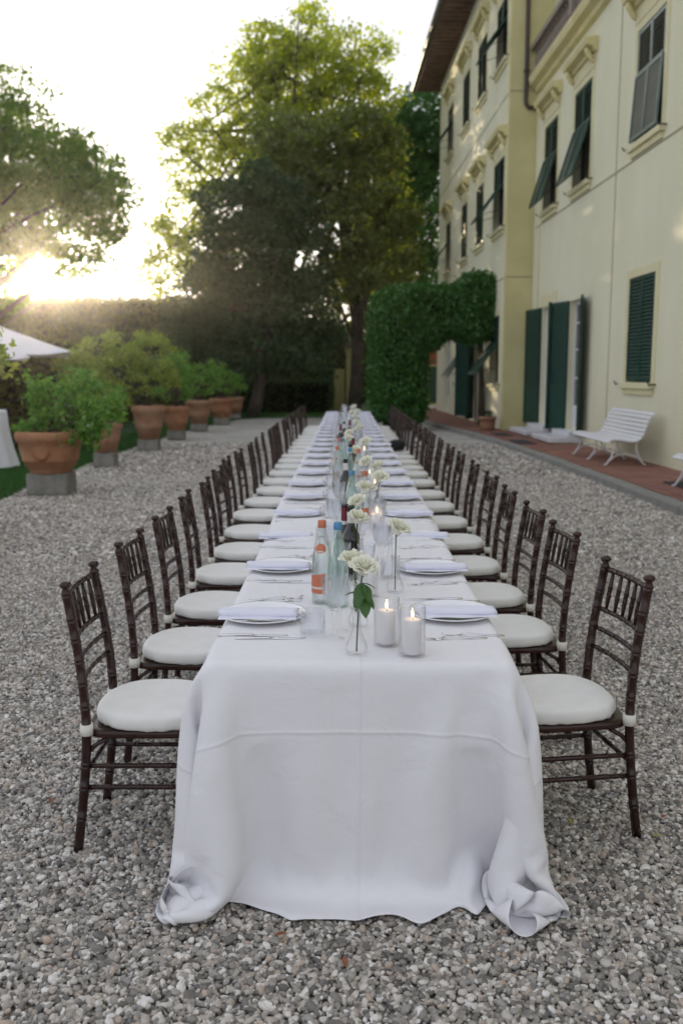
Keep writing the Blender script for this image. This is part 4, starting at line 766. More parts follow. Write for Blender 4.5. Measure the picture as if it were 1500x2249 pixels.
def make_chair(label):
    t = thing('banquet_chair', label, 'chair', (0, 0, 0), 0, 'dark wooden chairs lining both sides of the table')
    zk = [0, .06, .12, .2, .3, .4, .48, .58, .68, .78, .86, .90]
    xk = [-.232, -.224, -.216, -.206, -.196, -.190, -.190, -.196, -.207, -.222, -.235, -.242]
    for s in (-1, 1):
        path = [(x, s*(.192-.020*min(z/.9, 1)), z) for x, z in zip(xk, zk)]
        bamboo(MB(), path, .0162, (.13, .25, .335, .48, .56, .65, .735, .815, .89, .985), 10).build('back_post', m_chair, t, True)
        MB().lathe([(.013, -.004), (.0135, .004), (.010, .010), (.0185, .018), (.0205, .024), (.0185, .031), (.010, .036), (0, .037)], 12, (-.2425, s*.172, .898)).build('finial', m_chair, t, True)
        bamboo(MB(), [(.192, s*.19, 0), (.185, s*.182, .2), (.178, s*.175, .40)], .0145, (.3, .55, .8), 8).build('front_leg', m_chair, t, True)
        bamboo(MB(), [(-.202, s*.184, .30), (.183, s*.18, .30)], .0085, (.25, .5, .75), 6).build('side_stretcher', m_chair, t, True)
        bamboo(MB(), [(-.208, s*.186, .225), (.185, s*.183, .225)], .0085, (.25, .5, .75), 6).build('side_stretcher', m_chair, t, True)
        MB().tube([(-.197, s*.182, .335), (-.165, s*.18, .37), (-.12, s*.178, .397)], .008, 6).build('corner_brace', m_chair, t, True)
        MB().lathe([(.0195, -.019), (.0215, -.019), (.0225, 0), (.0215, .019), (.0195, .019)], 14, (-.190, s*.180, .428)).build('cushion_strap', m_strap, t, True)
    bamboo(MB(), [(-.202, -.18, .27), (-.202, .18, .27)], .0085, (.25, .5, .75), 6).build('back_stretcher', m_chair, t, True)
    bamboo(MB(), [(.185, -.18, .26), (.185, .18, .26)], .0085, (.25, .5, .75), 6).build('front_stretcher', m_chair, t, True)
    def rail(z, x, r, bow):
        y = np.linspace(-.171, .171, 11); return bamboo(MB(), np.stack([x-bow*(1-(y/.171)**2), y, np.full(11, z)], 1), r, (.14, .32, .5, .68, .86), 8)
    rail(.886, -.2395, .0105, .018).build('top_rail', m_chair, t, True)
    for z, x in ((.738, -.2155), (.664, -.205), (.592, -.197)): rail(z, x, .0085, .016).build('back_rail', m_chair, t, True)
    for y in np.linspace(-.115, .115, 5):
        k = .018*(1-(y/.171)**2); b = MB(); b.tube([(-.2155-k, y, .738), (-.2235-k, y, .79), (-.224-k, y, .792), (-.2245-k, y, .80), (-.229-k, y, .82), (-.2295-k, y, .822), (-.230-k, y, .83), (-.2395-k, y, .886)], [.0055, .0085, .0105, .0085, .0085, .0105, .0085, .0055], 7); b.build('spindle', m_chair, t, True)
    def sup(a, c, e, n=40):
        th = np.linspace(0, 2*np.pi, n, endpoint=False); return a*np.sign(np.cos(th))*abs(np.cos(th))**(2/e), c*np.sign(np.sin(th))*abs(np.sin(th))**(2/e)
    b = MB(); v = []; n = 40
    for sc, z in ((.93, .398), (.99, .400), (1.0, .404), (1.0, .418), (.985, .424), (.90, .425)):
        x, y = sup(.198*sc, .196*sc, 5); v.append(np.stack([x-.005, y, np.full(n, z)], 1))
    b.add(np.concatenate(v), [(i*n+j, i*n+(j+1) % n, (i+1)*n+(j+1) % n, (i+1)*n+j) for i in range(5) for j in range(n)]+[tuple(range(n))[::-1], tuple(5*n+j for j in range(n))]); b.build('seat', m_chair, t, True)
    b = MB(); v = []; n = 72; x1, y1 = sup(1, 1, 2.5, n); th = np.linspace(0, 2*np.pi, n, endpoint=False); wr = .012*np.sin(th*19)*np.sin(th*7+1)+.008*np.sin(th*31)
    prof = [(.55, .427, 0), (.91, .4255, 1.6), (.965, .428, 1.8), (.995, .436, 1.5), (1.008, .447, .9), (1.008, .458, .4), (.998, .467, .1), (.978, .4735, 0), (.94, .4775, 0), (.85, .4805, 0), (.65, .483, 0), (.40, .484, 0), (.15, .484, 0)]
    for sc, z, k in prof: f = .205*(sc+wr*k); v.append(np.stack([x1*f+.018, y1*f*1.0, np.full(n, z)+.002*np.sin(th*3+sc*9)], 1))
    m_ = len(prof); b.add(np.concatenate(v), [(i*n+j, i*n+(j+1) % n, (i+1)*n+(j+1) % n, (i+1)*n+j) for i in range(m_-1) for j in range(n)]+[tuple((m_-1)*n+j for j in range(n)), tuple(range(n))[::-1]]); b.build('cushion', m_cush, t, True)
    return t
chair_spots = {-1: [(3.17, 0), (3.90, 2), (4.61, 1), (5.36, -3), (6.06, -2), (6.83, 2), (7.66, 0), (8.45, 2), (9.27, -2)], 1: [(3.24, -9), (4.14, -5), (4.83, -3), (5.60, 0), (6.42, -2), (7.28, 1), (8.16, 0), (8.98, -2), (9.95, 1), (10.8, 1)]}
ch0 = None; chairs = {}
for s in (-1, 1):
    sp = list(chair_spots[s]); 
    while len(sp) < 23: sp.append((sp[-1][0]+(20.55-sp[-1][0])/(23-len(sp))+random.uniform(-.06, .06), random.uniform(-7, 7)))
    for i, (y, a) in enumerate(sp):
        lab = 'dark wooden chair with white cushion, %s from the near end on the %s side' % (ORD[i], 'left' if s < 0 else 'right')
        if ch0 is None: ch0 = c = make_chair(lab)
        else: c = dup(ch0, label=lab)
        xx = (-.722 if s < 0 else .722)+random.uniform(-.03, .025)*(i > 0)-(.04 if s < 0 and i > 5 else 0)
        if s > 0: xx = .722-.02*(i in (1, 2, 3))
        c.location = (xx, y, .004); c.rotation_euler = (0, 0, (0 if s < 0 else math.pi)+R(-a)); chairs[(s, i)] = c
b = MB().lathe([(.02, 0), (.11, .01), (.13, .06), (.11, .13), (.05, .16), (0, .165)], 18); o = b.build('handbag', m_black, None, True); o.location = (.70, chairs[(1, 13)].location[1], .497); tag(o, 'small black bundle left on a far right-hand chair cushion', 'bag')

# ------------------------------------------------------------------ table setting
TT = TZ+.004
def sgn(s): return 'left' if s < 0 else 'right'
plate_me = MB().lathe([(0, .004), (.085, .004), (.090, .001), (.095, .004), (.105, .0095), (.150, .0205), (.1525, .0225), (.1515, .0245), (.147, .0235), (.104, .0135), (.094, .0085), (.088, .0075), (0, .0075)], 56, mod=lambda th, k, z: 1+(.004*np.cos(th*12) if 4 < k < 9 else 0)).mesh('plate', m_china, True)
def napkin_me(seed, L=.27, w=.082, hh=.024):
    r_ = np.random.default_rng(seed); v = []; n = 22; m_ = 26
    for i in range(n):
        u = i/(n-1); x = (u-.5)*L; bend = .006*math.sin(u*3+seed); e = 1 if 0 < i < n-1 else .86
        for j in range(m_):
            th = 2*math.pi*j/m_; c, s = math.cos(th), math.sin(th); k = 1+.03*math.sin(3*th+u*5+seed)
            yy = w/2*np.sign(c)*abs(c)**.75*e*k; zz = hh/2*np.sign(s)*abs(s)**.8*e*(1-.18*c)*(1+.06*math.sin(u*7+seed))
            v.append((x+(.004*math.sin(th*2+seed) if i in (0, n-1) else 0), yy+bend, zz+hh/2))
    f = [(i*m_+j, i*m_+(j+1) % m_, (i+1)*m_+(j+1) % m_, (i+1)*m_+j) for i in range(n-1) for j in range(m_)]
    # spiral fold recessed in both ends
    b = MB().add(v, f+[tuple(range(m_))[::-1], tuple((n-1)*m_+j for j in range(m_))])
    # loose flap lying under the roll
    fl = []; 
    for i in range(n):
        for j in range(5): fl.append(((i/(n-1)-.5)*(L*.98), -w*.32-j*.012, .0045+.0012*math.sin(i*.6+j)+(.005 if j == 0 else 0)))
    b.add(fl, [(i*5+j, (i+1)*5+j, (i+1)*5+j+1, i*5+j+1) for i in range(n-1) for j in range(4)]); return b.mesh('napkin', m_napkin, True)
nap = [napkin_me(k) for k in range(5)]
def flatbar(pts, ws, th, name, z=0):      # a cutlery outline: spine points (x, y, z) and half widths
    v = []; n = len(pts)
    for (x, y, zz), w in zip(pts, ws): v += [(x, y-w, zz-th*.1), (x, y-w*.6, zz+th*.5), (x, y+w*.6, zz+th*.5), (x, y+w, zz-th*.1), (x, y, zz-th*.5)]
    f = [(i*5+j, i*5+(j+1) % 5, (i+1)*5+(j+1) % 5, (i+1)*5+j) for i in range(n-1) for j in range(5)]+[(4, 3, 2, 1, 0), tuple((n-1)*5+j for j in range(5))]
    return MB().add(v, f)
hnd = flatbar([(-.115, 0, .005), (-.112, 0, .005), (-.08, 0, .006), (-.03, 0, .007), (-.005, 0, .007), (0, 0, .006)], [.003, .0075, .0085, .006, .0045, .006], .006, 'h')
hnd_f = flatbar([(-.11, 0, .004), (-.107, 0, .004), (-.07, 0, .005), (-.02, 0, .010), (.01, 0, .013), (.03, 0, .010)], [.004, .009, .007, .003, .003, .005], .004, 'h')
knife_blade = flatbar([(0, 0, .006), (.03, .0, .005), (.08, .001, .004), (.105, .003, .004), (.115, .006, .004)], [.0065, .0085, .0085, .006, .001], .0022, 'b')
fork_head = MB()
fk = flatbar([(.03, 0, .010), (.045, 0, .005), (.06, 0, .004)], [.005, .011, .0115], .0022, 'b'); fork_head.add(fk.v[0], fk.f)
for k in range(4): q = flatbar([(.058, -.0088+k*.0058, .004), (.08, -.0088+k*.0058, .006), (.097, -.0088+k*.0058, .014)], [.0018, .0016, .0006], .002, 't'); fork_head.add(q.v[0], q.f)
MH = {'knife': hnd.mesh('handle', m_silver, True), 'fork': hnd_f.mesh('handle', m_silver, True)}; MH2 = {'knife': knife_blade.mesh('blade', m_silver, True), 'fork': fork_head.mesh('tines', m_silver, True)}
JN = {k: (lambda b: b.mesh(k, m_silver, True))(MB().add(a.v[0], a.f).add(np.concatenate(c.v), c.f)) for k, a, c in (('knife', hnd, knife_blade), ('fork', hnd_f, fork_head))}
def cutlery(kind, x, y, rz, label, split):
    g = 'silver %ss laid beside the plates' % kind
    if split:
        t = thing(kind, label, kind, (x, y, TT), rz, g); put('handle', MH[kind], t); put('blade' if kind == 'knife' else 'tines', MH2[kind], t)
    else: o = put(kind, JN[kind]); o.location = (x, y, TT); o.rotation_euler = (0, 0, rz); tag(o, label, kind, g)
def ring(r, h, wall, foot, seg, mod=None):   # straight glass cup: outer up, inner down
    return MB().lathe([(0, .0), (r*.93, 0), (r*.96, .004), (r*.97, h*.16), (r*.985, h*.32), (r, h*.5), (r*1.005, h*.66), (r*1.01, h), (r*1.01-wall*.5, h+.001), (r*1.01-wall, h), (r-wall, h*.5), (r*.96-wall, foot), (0, foot)], seg, mod=mod)
def cutmod(k_, amp): return lambda th, k, z: 1+amp*np.sign(np.sin(th*k_))*(1 if .008 < z < .072 else 0)
tum_me = ring(.0415, .088, .004, .014, 48, lambda th, k, z: 1+(.030*np.cos(th*8+k*1.571) if 1 <= k <= 6 else 0)).mesh('tumbler', m_crystal, False)
def goblet_parts(h=.205, rb=.043):
    foot = MB().lathe([(0, 0), (.036, 0), (.0365, .002), (.030, .005), (.010, .010), (.0065, .016), (.0055, .05), (.006, .075), (.009, .080), (.010, .086), (.006, .090), (.012, .097)], 20, mod=lambda th, k, z: 1+(.04*np.cos(th*10) if k < 5 else 0))
    bowl = MB().lathe([(.0, .095), (.012, .097), (.022, .108), (.033, .130), (.038, .155), (.041, .180), (rb, h), (rb-.001, h+.001), (rb-.0022, h), (.0385, .178), (.035, .150), (.028, .128), (.012, .108), (0, .105)], 48, mod=lambda th, k, z: 1+(.04*np.cos(th*12+k*.785) if 2 <= k <= 5 else 0))
    return foot, bowl
gf, gb = goblet_parts(); gf_me = gf.mesh('stem', m_clear, True); gb_me = gb.mesh('bowl', m_crystal, False); gj = MB().add(gf.v[0], gf.f).add(gb.v[0], gb.f).mesh('goblet', m_crystal, True)
def goblet(x, y, s, label, split):
    g = 'cut crystal goblets along the table'
    if split:
        t = thing('goblet', label, 'wine glass', (x, y, TT), random.uniform(0, 6), g); t.scale = (s, s, s); put('stem', gf_me, t); put('bowl', gb_me, t)
    else: o = put('goblet', gj); o.location = (x, y, TT); o.scale = (s, s, s); tag(o, label, 'wine glass', g)
def tumbler(x, y, label): o = put('tumbler', tum_me); o.location = (x, y, TT); tag(o, label, 'tumbler', 'cut glass tumblers beside the plates')
rowsy = [3.18]+[3.985+.788*i for i in range(22)]
for i, y in enumerate(rowsy):
    for s in (-1, 1):
        who = '%s %s-side place from the near end' % (ORD[i], sgn(s)); jx, jy = random.uniform(-.012, .012), random.uniform(-.02, .02)
        if i == 0: jx = jy = 0
        px_, py_ = s*.330+jx, y+jy+(.03 if s > 0 and i == 0 else 0)
        o = put('plate', plate_me); o.location = (px_, py_, TT); tag(o, 'white charger plate at the '+who, 'plate', 'white charger plates')
        o = put('napkin', nap[(i*2+(s > 0)) % 5]); o.location = (px_+s*.012, py_-.035, TT+.0195); o.rotation_euler = (0, 0, random.uniform(-.05, .05)+(0 if s < 0 else .02)); tag(o, 'rolled napkin on the plate, '+who, 'napkin', 'rolled white napkins on the plates')
        split = i < 4; near, far_ = ('knife', 'fork') if s < 0 else ('fork', 'knife'); r0 = 0 if s < 0 else math.pi
        for kind, dy, nm in ((near, -.235, 'camera side'), (far_, .225, 'far side')):
            for q, pos in ((0, 'inner'), (1, 'outer')):
                dd = dy+(.0 if q == 0 else (-.035 if dy < 0 else .04)); cx = s*(.345 if q == 0 else .285)+(0 if kind == 'knife' else s*.02); rz = r0+random.uniform(-.05, .05)+(.12 if kind == 'fork' and q else 0)
                if kind == 'fork' and dy > 0: cx = s*.30; rz = r0+random.uniform(.15, .3)
                cutlery(kind, cx+jx, y+jy+dd, rz, '%s silver %s on the %s, %s' % (pos, kind, nm, who), split)
        if i: tumbler(s*.145+jx-(0 if s < 0 else -.0), y-.16+jy, 'cut glass tumbler at the '+who)
        gx = -.085 if s < 0 else .10
        if i: goblet(s*.045+random.uniform(-.02, .02), y-.30+random.uniform(-.03, .03), .86, 'small goblet near the centre line, '+who, False)
        if not (s > 0 and i == 0):
            goblet(gx+random.uniform(-.02, .02) if i else -.078, (y+.02 if i else 2.915), 1, 'taller goblet of the '+who, i < 4)
            goblet(gx+s*.02+random.uniform(-.02, .02) if i else -.062, (y+.13 if i else 3.005), .9 if i else .93, 'shorter goblet of the '+who, i < 4)
tumbler(-.150, 2.955, 'cut glass tumbler beside the knives of the nearest left-hand place')
# menu card
mc = thing('menu_card', 'white menu card with green and brown bands under the nearest left napkin', 'menu card', (-.345, 3.078, TT+.0205), .03)
bx(-.085, .085, -.014, .03, 0, .0012).build('card', m_card, mc); bx(-.030, -.008, -.0142, .0302, .0013, .0019).build('green_band', m_green_band, mc); bx(-.008, .030, -.0141, .0301, .0013, .0017).build('brown_band', m_brown_band, mc)

# candles
CG = 'lit white candles in glass cylinders'
cyl_me = MB().lathe([(0, 0), (.038, 0), (.040, .003), (.040, .158), (.0393, .1595), (.038, .158), (.038, .012), (0, .011)], 40).mesh('glass_cylinder', m_clear, True)
wax_me = MB().lathe([(0, .0115), (.027, .0115), (.0285, .015), (.0285, .112), (.0265, .117), (.020, .1165), (.012, .114), (0, .113)], 32).mesh('wax', m_wax, True)
wick_me = MB().tube([(0, 0, .113), (.001, 0, .124)], .001, 5).mesh('wick', m_wick, True)
fl_me = MB().lathe([(.0005, .121), (.0028, .125), (.0036, .130), (.0030, .137), (.0014, .144), (.0002, .150)], 12).mesh('flame', m_flame, True)
def candle(x, y, label, s=1):
    t = thing('candle_holder', label.replace('candle', 'glass cylinder holder around the candle', 1) if False else 'clear glass cylinder around '+label, 'candle holder', (x, y, TT), 0, 'glass cylinders around the candles'); put('cylinder', cyl_me, t)
    c = thing('candle', label, 'candle', (x, y, TT), 0, CG); put('wax', wax_me, c); put('wick', wick_me, c); put('flame', fl_me, c)
    for o in (t, c): o.scale = (s, s, s)
candle(.159, 2.735, 'the lit pillar candle nearest the camera'); candle(.086, 2.845, 'the lit pillar candle just left of and behind the nearest one')
def atz(x, y, z): p = onZ(x, y, z); return p[0], p[1]
for k, (x, y, lab) in enumerate(((808, 1232, 'a lit candle behind the nearest rose'), (828, 1118, 'a lit candle beyond the wine bottles'), (823, 1056, 'a lit candle right of the bottles, midway down the table'), (777, 990, 'a lit candle left of the orange-capped far bottle'), (800, 983, 'a lit candle below a far rose'), (812, 1034, 'a lit candle beside the second pair of water bottles'), (757, 950, 'a lit candle far down the table'))):
    cx, cy = atz(x, y, TT+.14); candle(cx, cy, lab)

# roses in bud vases
def petal(r0, r1, h, wid, curl, seed, z0=0.):
    q = np.random.default_rng(seed); n = 7; v = []; a, b_ = q.uniform(0, 6, 2)
    for i in range(n):
        vv = i/(n-1)
        for j in range(n):
            u = (j/(n-1)-.5)*2; w = wid*(math.sin(math.pi*(.12+.80*vv))**.6); th = u*w
            r = r0+(r1-r0)*vv**1.5+curl*max(0, vv-.65)**1.3*2.2+.0015*math.sin(4*u+a)*vv; z = z0+h*(vv-.12*u*u*vv)-curl*.9*max(0, vv-.72)*2+.0018*math.sin(5*u+b_)*vv
            v.append((r*math.cos(th), r*math.sin(th), z))
    return v, [(i*n+j, i*n+j+1, (i+1)*n+j+1, (i+1)*n+j) for i in range(n-1) for j in range(n-1)]
def petals():
    out = []; k = 0
    for ringn, (cnt, r0, r1, h, wid, curl) in enumerate(((3, .003, .007, .050, 1.5, 0), (4, .007, .013, .052, 1.2, .003), (5, .010, .020, .053, 1.0, .006), (6, .012, .028, .052, .85, .010), (7, .013, .034, .048, .75, .015), (7, .014, .040, .040, .7, .017))):
        for i in range(cnt):
            a = 2*math.pi*(i+.5*(ringn % 2))/cnt+random.uniform(-.15, .15); v, f = petal(r0, r1*random.uniform(.93, 1.08), h*random.uniform(.93, 1.06), wid, curl, k); out.append(MB().add(v, f).xf(Matrix.Rotation(a, 4, 'Z'))); k += 1
    return out
PET = petals(); PETM = [p.mesh('petal', m_petal, True) for p in PET]; jb = MB()
for p in PET: jb.add(p.v[0], p.f)
BLOOM = jb.mesh('bloom', m_petal, True)
vase_prof = [(0, 0), (.022, 0), (.030, .008), (.0335, .022), (.031, .036), (.022, .055), (.0145, .078), (.0125, .105), (.0135, .128), (.0185, .150), (.0175, .151), (.0125, .128), (.0112, .105), (.013, .078), (.0205, .055), (.0293, .036), (.0315, .022), (.028, .011), (.020, .006), (0, .006)]
vase_me = MB().lathe(vase_prof, 40, mod=lambda th, k, z: 1+.05*np.cos(th*10)*(1 if k < 7 else .3)).mesh('bud_vase', m_clear, True)
tv_prof = [(0, 0), (.026, 0), (.034, .010), (.036, .028), (.030, .05), (.018, .075), (.010, .11), (.0085, .17), (.0095, .185), (.012, .19), (.011, .191), (.0075, .17), (.0088, .11), (.0165, .075), (.028, .05), (.034, .028), (.032, .013), (.02, .007), (0, .007)]
tvase_me = MB().lathe(tv_prof, 32).mesh('bud_vase', m_clear, True)
sepal = MB()
for i in range(5): a = i*1.257; sepal.add(*(lambda v, f: (v, f))([(0, 0, 0), (.006*math.cos(a+.6), .006*math.sin(a+.6), .001), (.022*math.cos(a), .022*math.sin(a), -.006), (.006*math.cos(a-.6), .006*math.sin(a-.6), .001)], [(0, 1, 2, 3)]))
sepal_me = sepal.mesh('sepals', m_rleaf)
def rleaf(p, d, L, w):
    d = np.array(d, float); d /= np.linalg.norm(d); sd_ = np.cross(d, [0, 0, 1.]); sd_ /= np.linalg.norm(sd_)+1e-6; nn = np.cross(sd_, d); v = []; n = 7
    for i in range(n):
        t = i/(n-1); ww = w*math.sin(math.pi*min(1, .06+t*.94))**.8; c = np.array(p)+d*L*t-np.array([0, 0, 1])*L*.25*t*t
        v += [c+sd_*ww+nn*ww*.35, c, c-sd_*ww+nn*ww*.35]
    return MB().add(v, [(i*3+j, i*3+j+1, (i+1)*3+j+1, (i+1)*3+j) for i in range(n-1) for j in (0, 1)])
def rose(bx_, by_, bz, vx, vy, label, vlabel, tall=False, split=False, leaves=False, tilt=(.2, 0), s=1.0):
    o = put('bud_vase', tvase_me if tall else vase_me); o.location = (vx, vy, TT); tag(o, vlabel, 'vase', 'slim glass bud vases')
    t = thing('rose', label, 'rose', (bx_, by_, bz), 0, 'white roses in bud vases')
    M_ = Matrix.Rotation(tilt[0], 4, 'X')@Matrix.Rotation(tilt[1], 4, 'Y')@Matrix.Scale(s, 4)
    for me in (PETM if split else [BLOOM]): q = put('petal' if split else 'bloom', me, t); q.matrix_local = M_
    q = put('sepals', sepal_me, t); q.matrix_local = M_
    a = np.array([0, 0, 0.]); e = np.array([vx-bx_, vy-by_, TT+.012-bz]); nk = np.array([vx-bx_, vy-by_, TT+.12-bz])*1.0; ts = np.linspace(0, 1, 9)[:, None]
    pth = (1-ts)**2*a+2*ts*(1-ts)*(nk*.75+a*.25)+ts**2*e; MB().tube(pth, .0026, 6).build('stem', m_stem, t, True)
    if leaves:
        for p, d, L_, w in (((0, 0, -.03), (-.2, -.5, -.75), .065, .020), ((0, 0, -.035), (.35, -.6, -.6), .055, .018), ((-.002, 0, -.06), (-.9, -.2, .1), .055, .009), ((0, 0, -.055), (.15, -.5, -.9), .07, .022), ((0, 0, -.06), (.5, -.3, -.5), .055, .017), ((0, .003, -.05), (-.35, -.3, -.9), .06, .019), ((0, 0, -.03), (.9, 0, -.2), .045, .007)): rleaf(p, d, L_, w).build('leaf', m_rleaf, t, True)
rose(.008, 2.75, 1.020, -.009, 2.748, 'large open white rose nearest the camera with dark leaves', 'fluted bud vase nearest the camera on the table end', split=True, leaves=True, tilt=(.35, .18), s=.98)
x2, y2 = atz(888, 1200, 1.02)
rose(x2-.01, 3.55, 1.005, .150, 3.565, 'white rose leaning right above the second right-hand plate', 'slim bud vase holding the rose that leans right', tall=False, split=True, tilt=(.25, .45), s=1.08)
spots = [(776, 1240, .975), (783, 1144, 1.02), (788, 1106, 1.0), (802, 1078, 1.02), (834, 1052, 1.04), (832, 1028, 1.0), (806, 1016, 1.03), (780, 990, 1.0), (804, 972, 1.04), (765, 965, 1.03), (769, 951, 1.04), (790, 941, 1.05), (782, 928, 1.04), (781, 915, 1.05), (774, 905, 1.06), (785, 901, 1.06), (778, 892, 1.08)]
for k, (x, y, z) in enumerate(spots):
    rx, ry = atz(x, y+4, z); rx = min(max(rx, -.3), .3)
    rose(rx, ry, z, rx*.8+random.uniform(-.02, .02), ry+random.uniform(-.02, .02), 'white rose, %s of those in the middle of the table counted from the camera' % ORD[k+2], 'bud vase of the %s rose from the camera' % ORD[k+2], tall=k % 2 == 1, tilt=(random.uniform(0, .5), random.uniform(-.4, .4)), s=random.uniform(1.0, 1.2), split=False)
for k, (x, y) in enumerate(((792, 1172), (857, 1172), (743, 1068))):
    p = atz(x, y, TT+.19); o = put('bud_vase', tvase_me); o.location = (p[0], p[1], TT); tag(o, ('empty narrow-necked vase in front of the wine bottles', 'empty narrow-necked vase left of the leaning rose', 'empty narrow-necked vase left of the bottles midway along')[k], 'vase', 'slim glass bud vases')

# bottles
wb_prof = [(0, 0), (.036, 0), (.039, .005), (.039, .13), (.0385, .15), (.034, .19), (.025, .235), (.0165, .27), (.0135, .29), (.0135, .300)]
wp = MB().lathe(wb_prof+[(r-.003, z) for r, z in wb_prof[::-1] if z > .004 and r > .01]+[(0, .006)], 36)
wt_prof = [(0, .008), (.0345, .009), (.0355, .13), (.035, .15), (.030, .19), (.021, .232), (.018, .252), (0, .252)]
capm = MB().lathe([(.0145, .288), (.0155, .288), (.0155, .300), (.0150, .304), (.0150, .313), (.013, .315), (0, .315)], 28, mod=lambda th, k, z: 1+(.03*np.cos(th*14) if 0 < k < 5 else 0))
WG = {n_: wp.mesh('glass', m_, True) for n_, m_ in (('g', m_gbottle), ('w', m_wbottle))}
m_water = glassmat('water', (.99, 1, .998), .15); WT = MB().lathe(wt_prof, 28).mesh('water', m_water, True); CP = {n_: capm.mesh('cap', m_, True) for n_, m_ in (('o', m_orange), ('b', m_blue))}
def label_patch(z0, z1, r, a0, a1, m_, name, shape=None, n=16):
    b = MB(); v = []; rows = 8
    for i in range(rows+1):
        for j in range(n+1):
            u = j/n; w = i/rows; a = a0+(a1-a0)*u; z = z0+(z1-z0)*w
            if shape == 'oval': k = math.sqrt(max(0, 1-(2*w-1)**2)); a = (a0+a1)/2+(a1-a0)/2*(2*u-1)*k
            if shape == 'tilt': z += .012*(u-.5)*(w)
            v.append((r(z)*math.cos(a), r(z)*math.sin(a), z))
    return b.add(v, [(i*(n+1)+j, i*(n+1)+j+1, (i+1)*(n+1)+j+1, (i+1)*(n+1)+j) for i in range(rows) for j in range(n)]).mesh(name, m_, True)
rz_ = lambda z: np.interp(z, [p[1] for p in wb_prof[2:]], [p[0] for p in wb_prof[2:]])+.0006
LB1 = label_patch(.045, .115, rz_, R(-175), R(-72), m_orange, 'label', 'tilt'); LB2 = label_patch(.195, .232, rz_, R(-140), R(-60), m_orange, 'neck_label', 'oval'); LBG = label_patch(.04, .10, rz_, R(-60), R(50), m_pink, 'label')
LBL = label_patch(.062, .070, lambda z: rz_(z)+.0004, R(-165), R(-82), m_pink, 'label_line'); LBL2 = label_patch(.200, .205, lambda z: rz_(z)+.0004, R(-120), R(-80), m_pink, 'label_line')
def wbottle(x, y, kind, label, rz=0):
    t = thing('water_bottle', label, 'bottle', (x, y, TT), rz, 'glass water bottles with coloured caps'); put('glass', WG['w' if kind == 'o' else 'g'], t); put('water', WT, t); put('cap', CP[kind], t)
    if kind == 'o': l = put('label', LB1, t); put('label_line', LBL, l); l = put('neck_label', LB2, t); put('label_line', LBL2, l)
    else: put('label', LBG, t)
wn_prof = [(0, 0), (.034, 0), (.037, .004), (.0372, .17), (.034, .195), (.022, .215), (.0155, .235), (.0145, .30), (.0155, .305), (.0145, .312), (0, .312)]
WN = MB().lathe(wn_prof, 32).mesh('glass', m_wine, True); rw_ = lambda z: np.interp(z, [p[1] for p in wn_prof[2:]], [p[0] for p in wn_prof[2:]])+.0007
def band(z0, z1, m_, nm): return MB().lathe([(rw_(z), z) for z in np.linspace(z0, z1, 4)], 28, cap=False).mesh(nm, m_, True)
FOIL = {'red': band(.245, .300, m_red, 'foil'), 'white': band(.240, .285, m_pink, 'foil')}; NB = band(.228, .243, m_pink, 'neck_band'); WL = label_patch(.05, .13, rw_, R(-60), R(60), m_pink, 'label')
def wine(x, y, k, label):
    t = thing('wine_bottle', label, 'bottle', (x, y, TT), 0, 'dark wine bottles'); put('glass', WN, t); put('foil', FOIL[k], t); put('label', WL, t)
    if k == 'red': put('neck_band', NB, t)
wbottle(-.130, 3.395, 'o', 'water bottle with orange cap and orange label nearest the camera'); wbottle(-.071, 3.347, 'b', 'pale green water bottle with blue cap nearest the camera', 1)
for k, (x, y, kd, lab) in enumerate(((772, 1035, 'b', 'blue-capped water bottle of the second cluster'), (801, 1036, 'o', 'orange-capped water bottle of the second cluster'), (768, 985, 'b', 'blue-capped water bottle of the third cluster'), (787, 987, 'o', 'orange-capped water bottle of the third cluster'), (741, 981, 'o', 'orange-capped water bottle left of the third cluster'), (745, 963, 'o', 'far orange-capped water bottle beside a blue-capped one'), (753, 963, 'b', 'far blue-capped water bottle beside an orange-capped one'))):
    p = atz(x, y, TT+.31); wbottle(p[0], p[1], kd, lab, k)
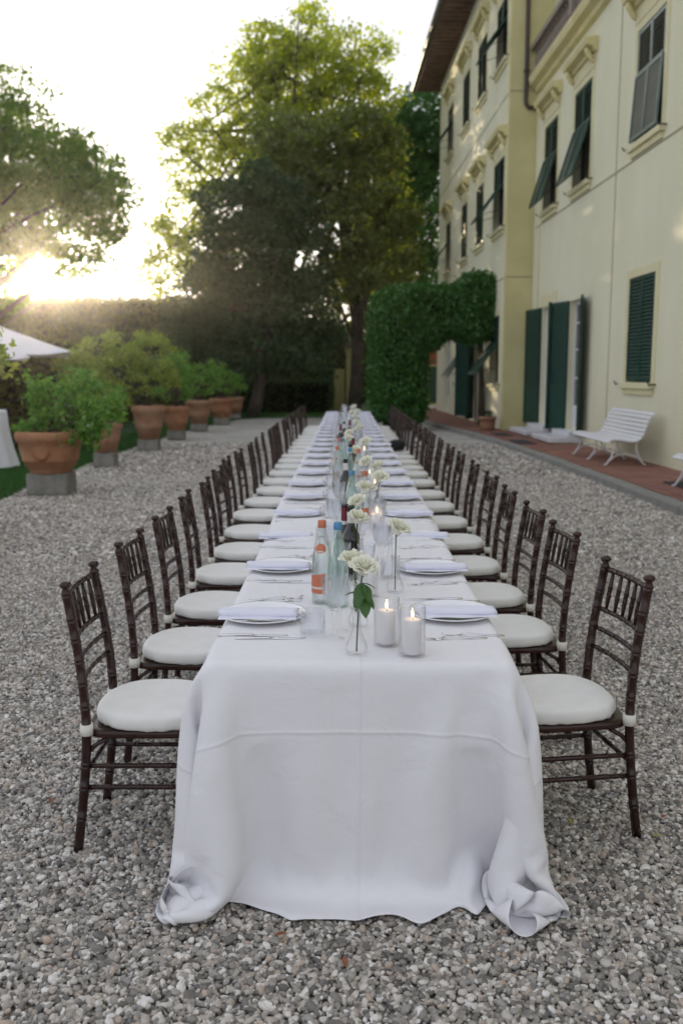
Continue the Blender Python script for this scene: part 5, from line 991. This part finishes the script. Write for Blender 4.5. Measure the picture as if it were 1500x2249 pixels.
for x, y, k, lab in ((757.5, 1108, 'red', 'wine bottle with dark red foil behind the water bottles'), (771, 1111, 'white', 'wine bottle with white neck band just right of the red-foiled one'), (759, 1008, 'white', 'wine bottle with pale neck, midway down the table'), (776, 962, 'red', 'wine bottle far down the table under a rose'), (770, 975, 'white', 'wine bottle far down the table beside a blue cap'), (748, 932, 'red', 'wine bottle in the farthest group, left one'), (756, 926, 'white', 'wine bottle in the farthest group, middle one'), (768, 922, 'red', 'wine bottle in the farthest group, right one')):
    p = atz(x, y, TT+.31); wine(p[0], p[1], k, lab)

# fallen leaves on the gravel
LVG = 'dry leaves fallen on the gravel'
for k, (x, y, c, lab) in enumerate(((272, 1737, 0, 'yellow-green dry leaf between the legs of the nearest left chair'), (115, 1768, 1, 'reddish dry leaf left of the nearest left chair'), (1462, 1795, 1, 'brown dry leaf near the right edge of the photo'), (1430, 1840, 0, 'pale dry leaf right of the nearest right chair foot'), (760, 2130, 1, 'small brown leaf in front of the table'), (630, 2055, 1, 'russet leaf just left of the cloth front'), (1418, 1465, 1, 'rust coloured leaf behind the nearest right chair'), (1255, 1815, 0, 'dry leaf under the right side of the cloth'))):
    p = onZ(x, y, .012); m_ = mat('dry_leaf', [(.30, .27, .08), (.22, .08, .04)][c], .7, var=.2, vscale=60); b = rleaf((0, 0, .008), (math.cos(k*2), math.sin(k*2), .35), .045, .009); o = b.build('dry_leaf', m_, None, True); o.location = (p[0], p[1], .010); tag(o, lab, 'dry leaf', LVG)

# ------------------------------------------------------------------ scattering volume added to imitate lens glare around the sun
def glare_haze():
    m_ = bpy.data.materials.new('glare_haze'); m_.use_nodes = True; t = m_.node_tree; t.nodes.clear(); v = N(t, 'ShaderNodeVolumePrincipled'); o = N(t, 'ShaderNodeOutputMaterial'); t.links.new(v.outputs[0], o.inputs['Volume'])
    v.inputs['Density'].default_value = .00042; v.inputs['Anisotropy'].default_value = .93; v.inputs['Color'].default_value = (.95, .93, .90, 1)
    bx(-84, 84, -30, 134, -1.5, 21).build('glare_haze', m_, kind='stuff')
glare_haze()
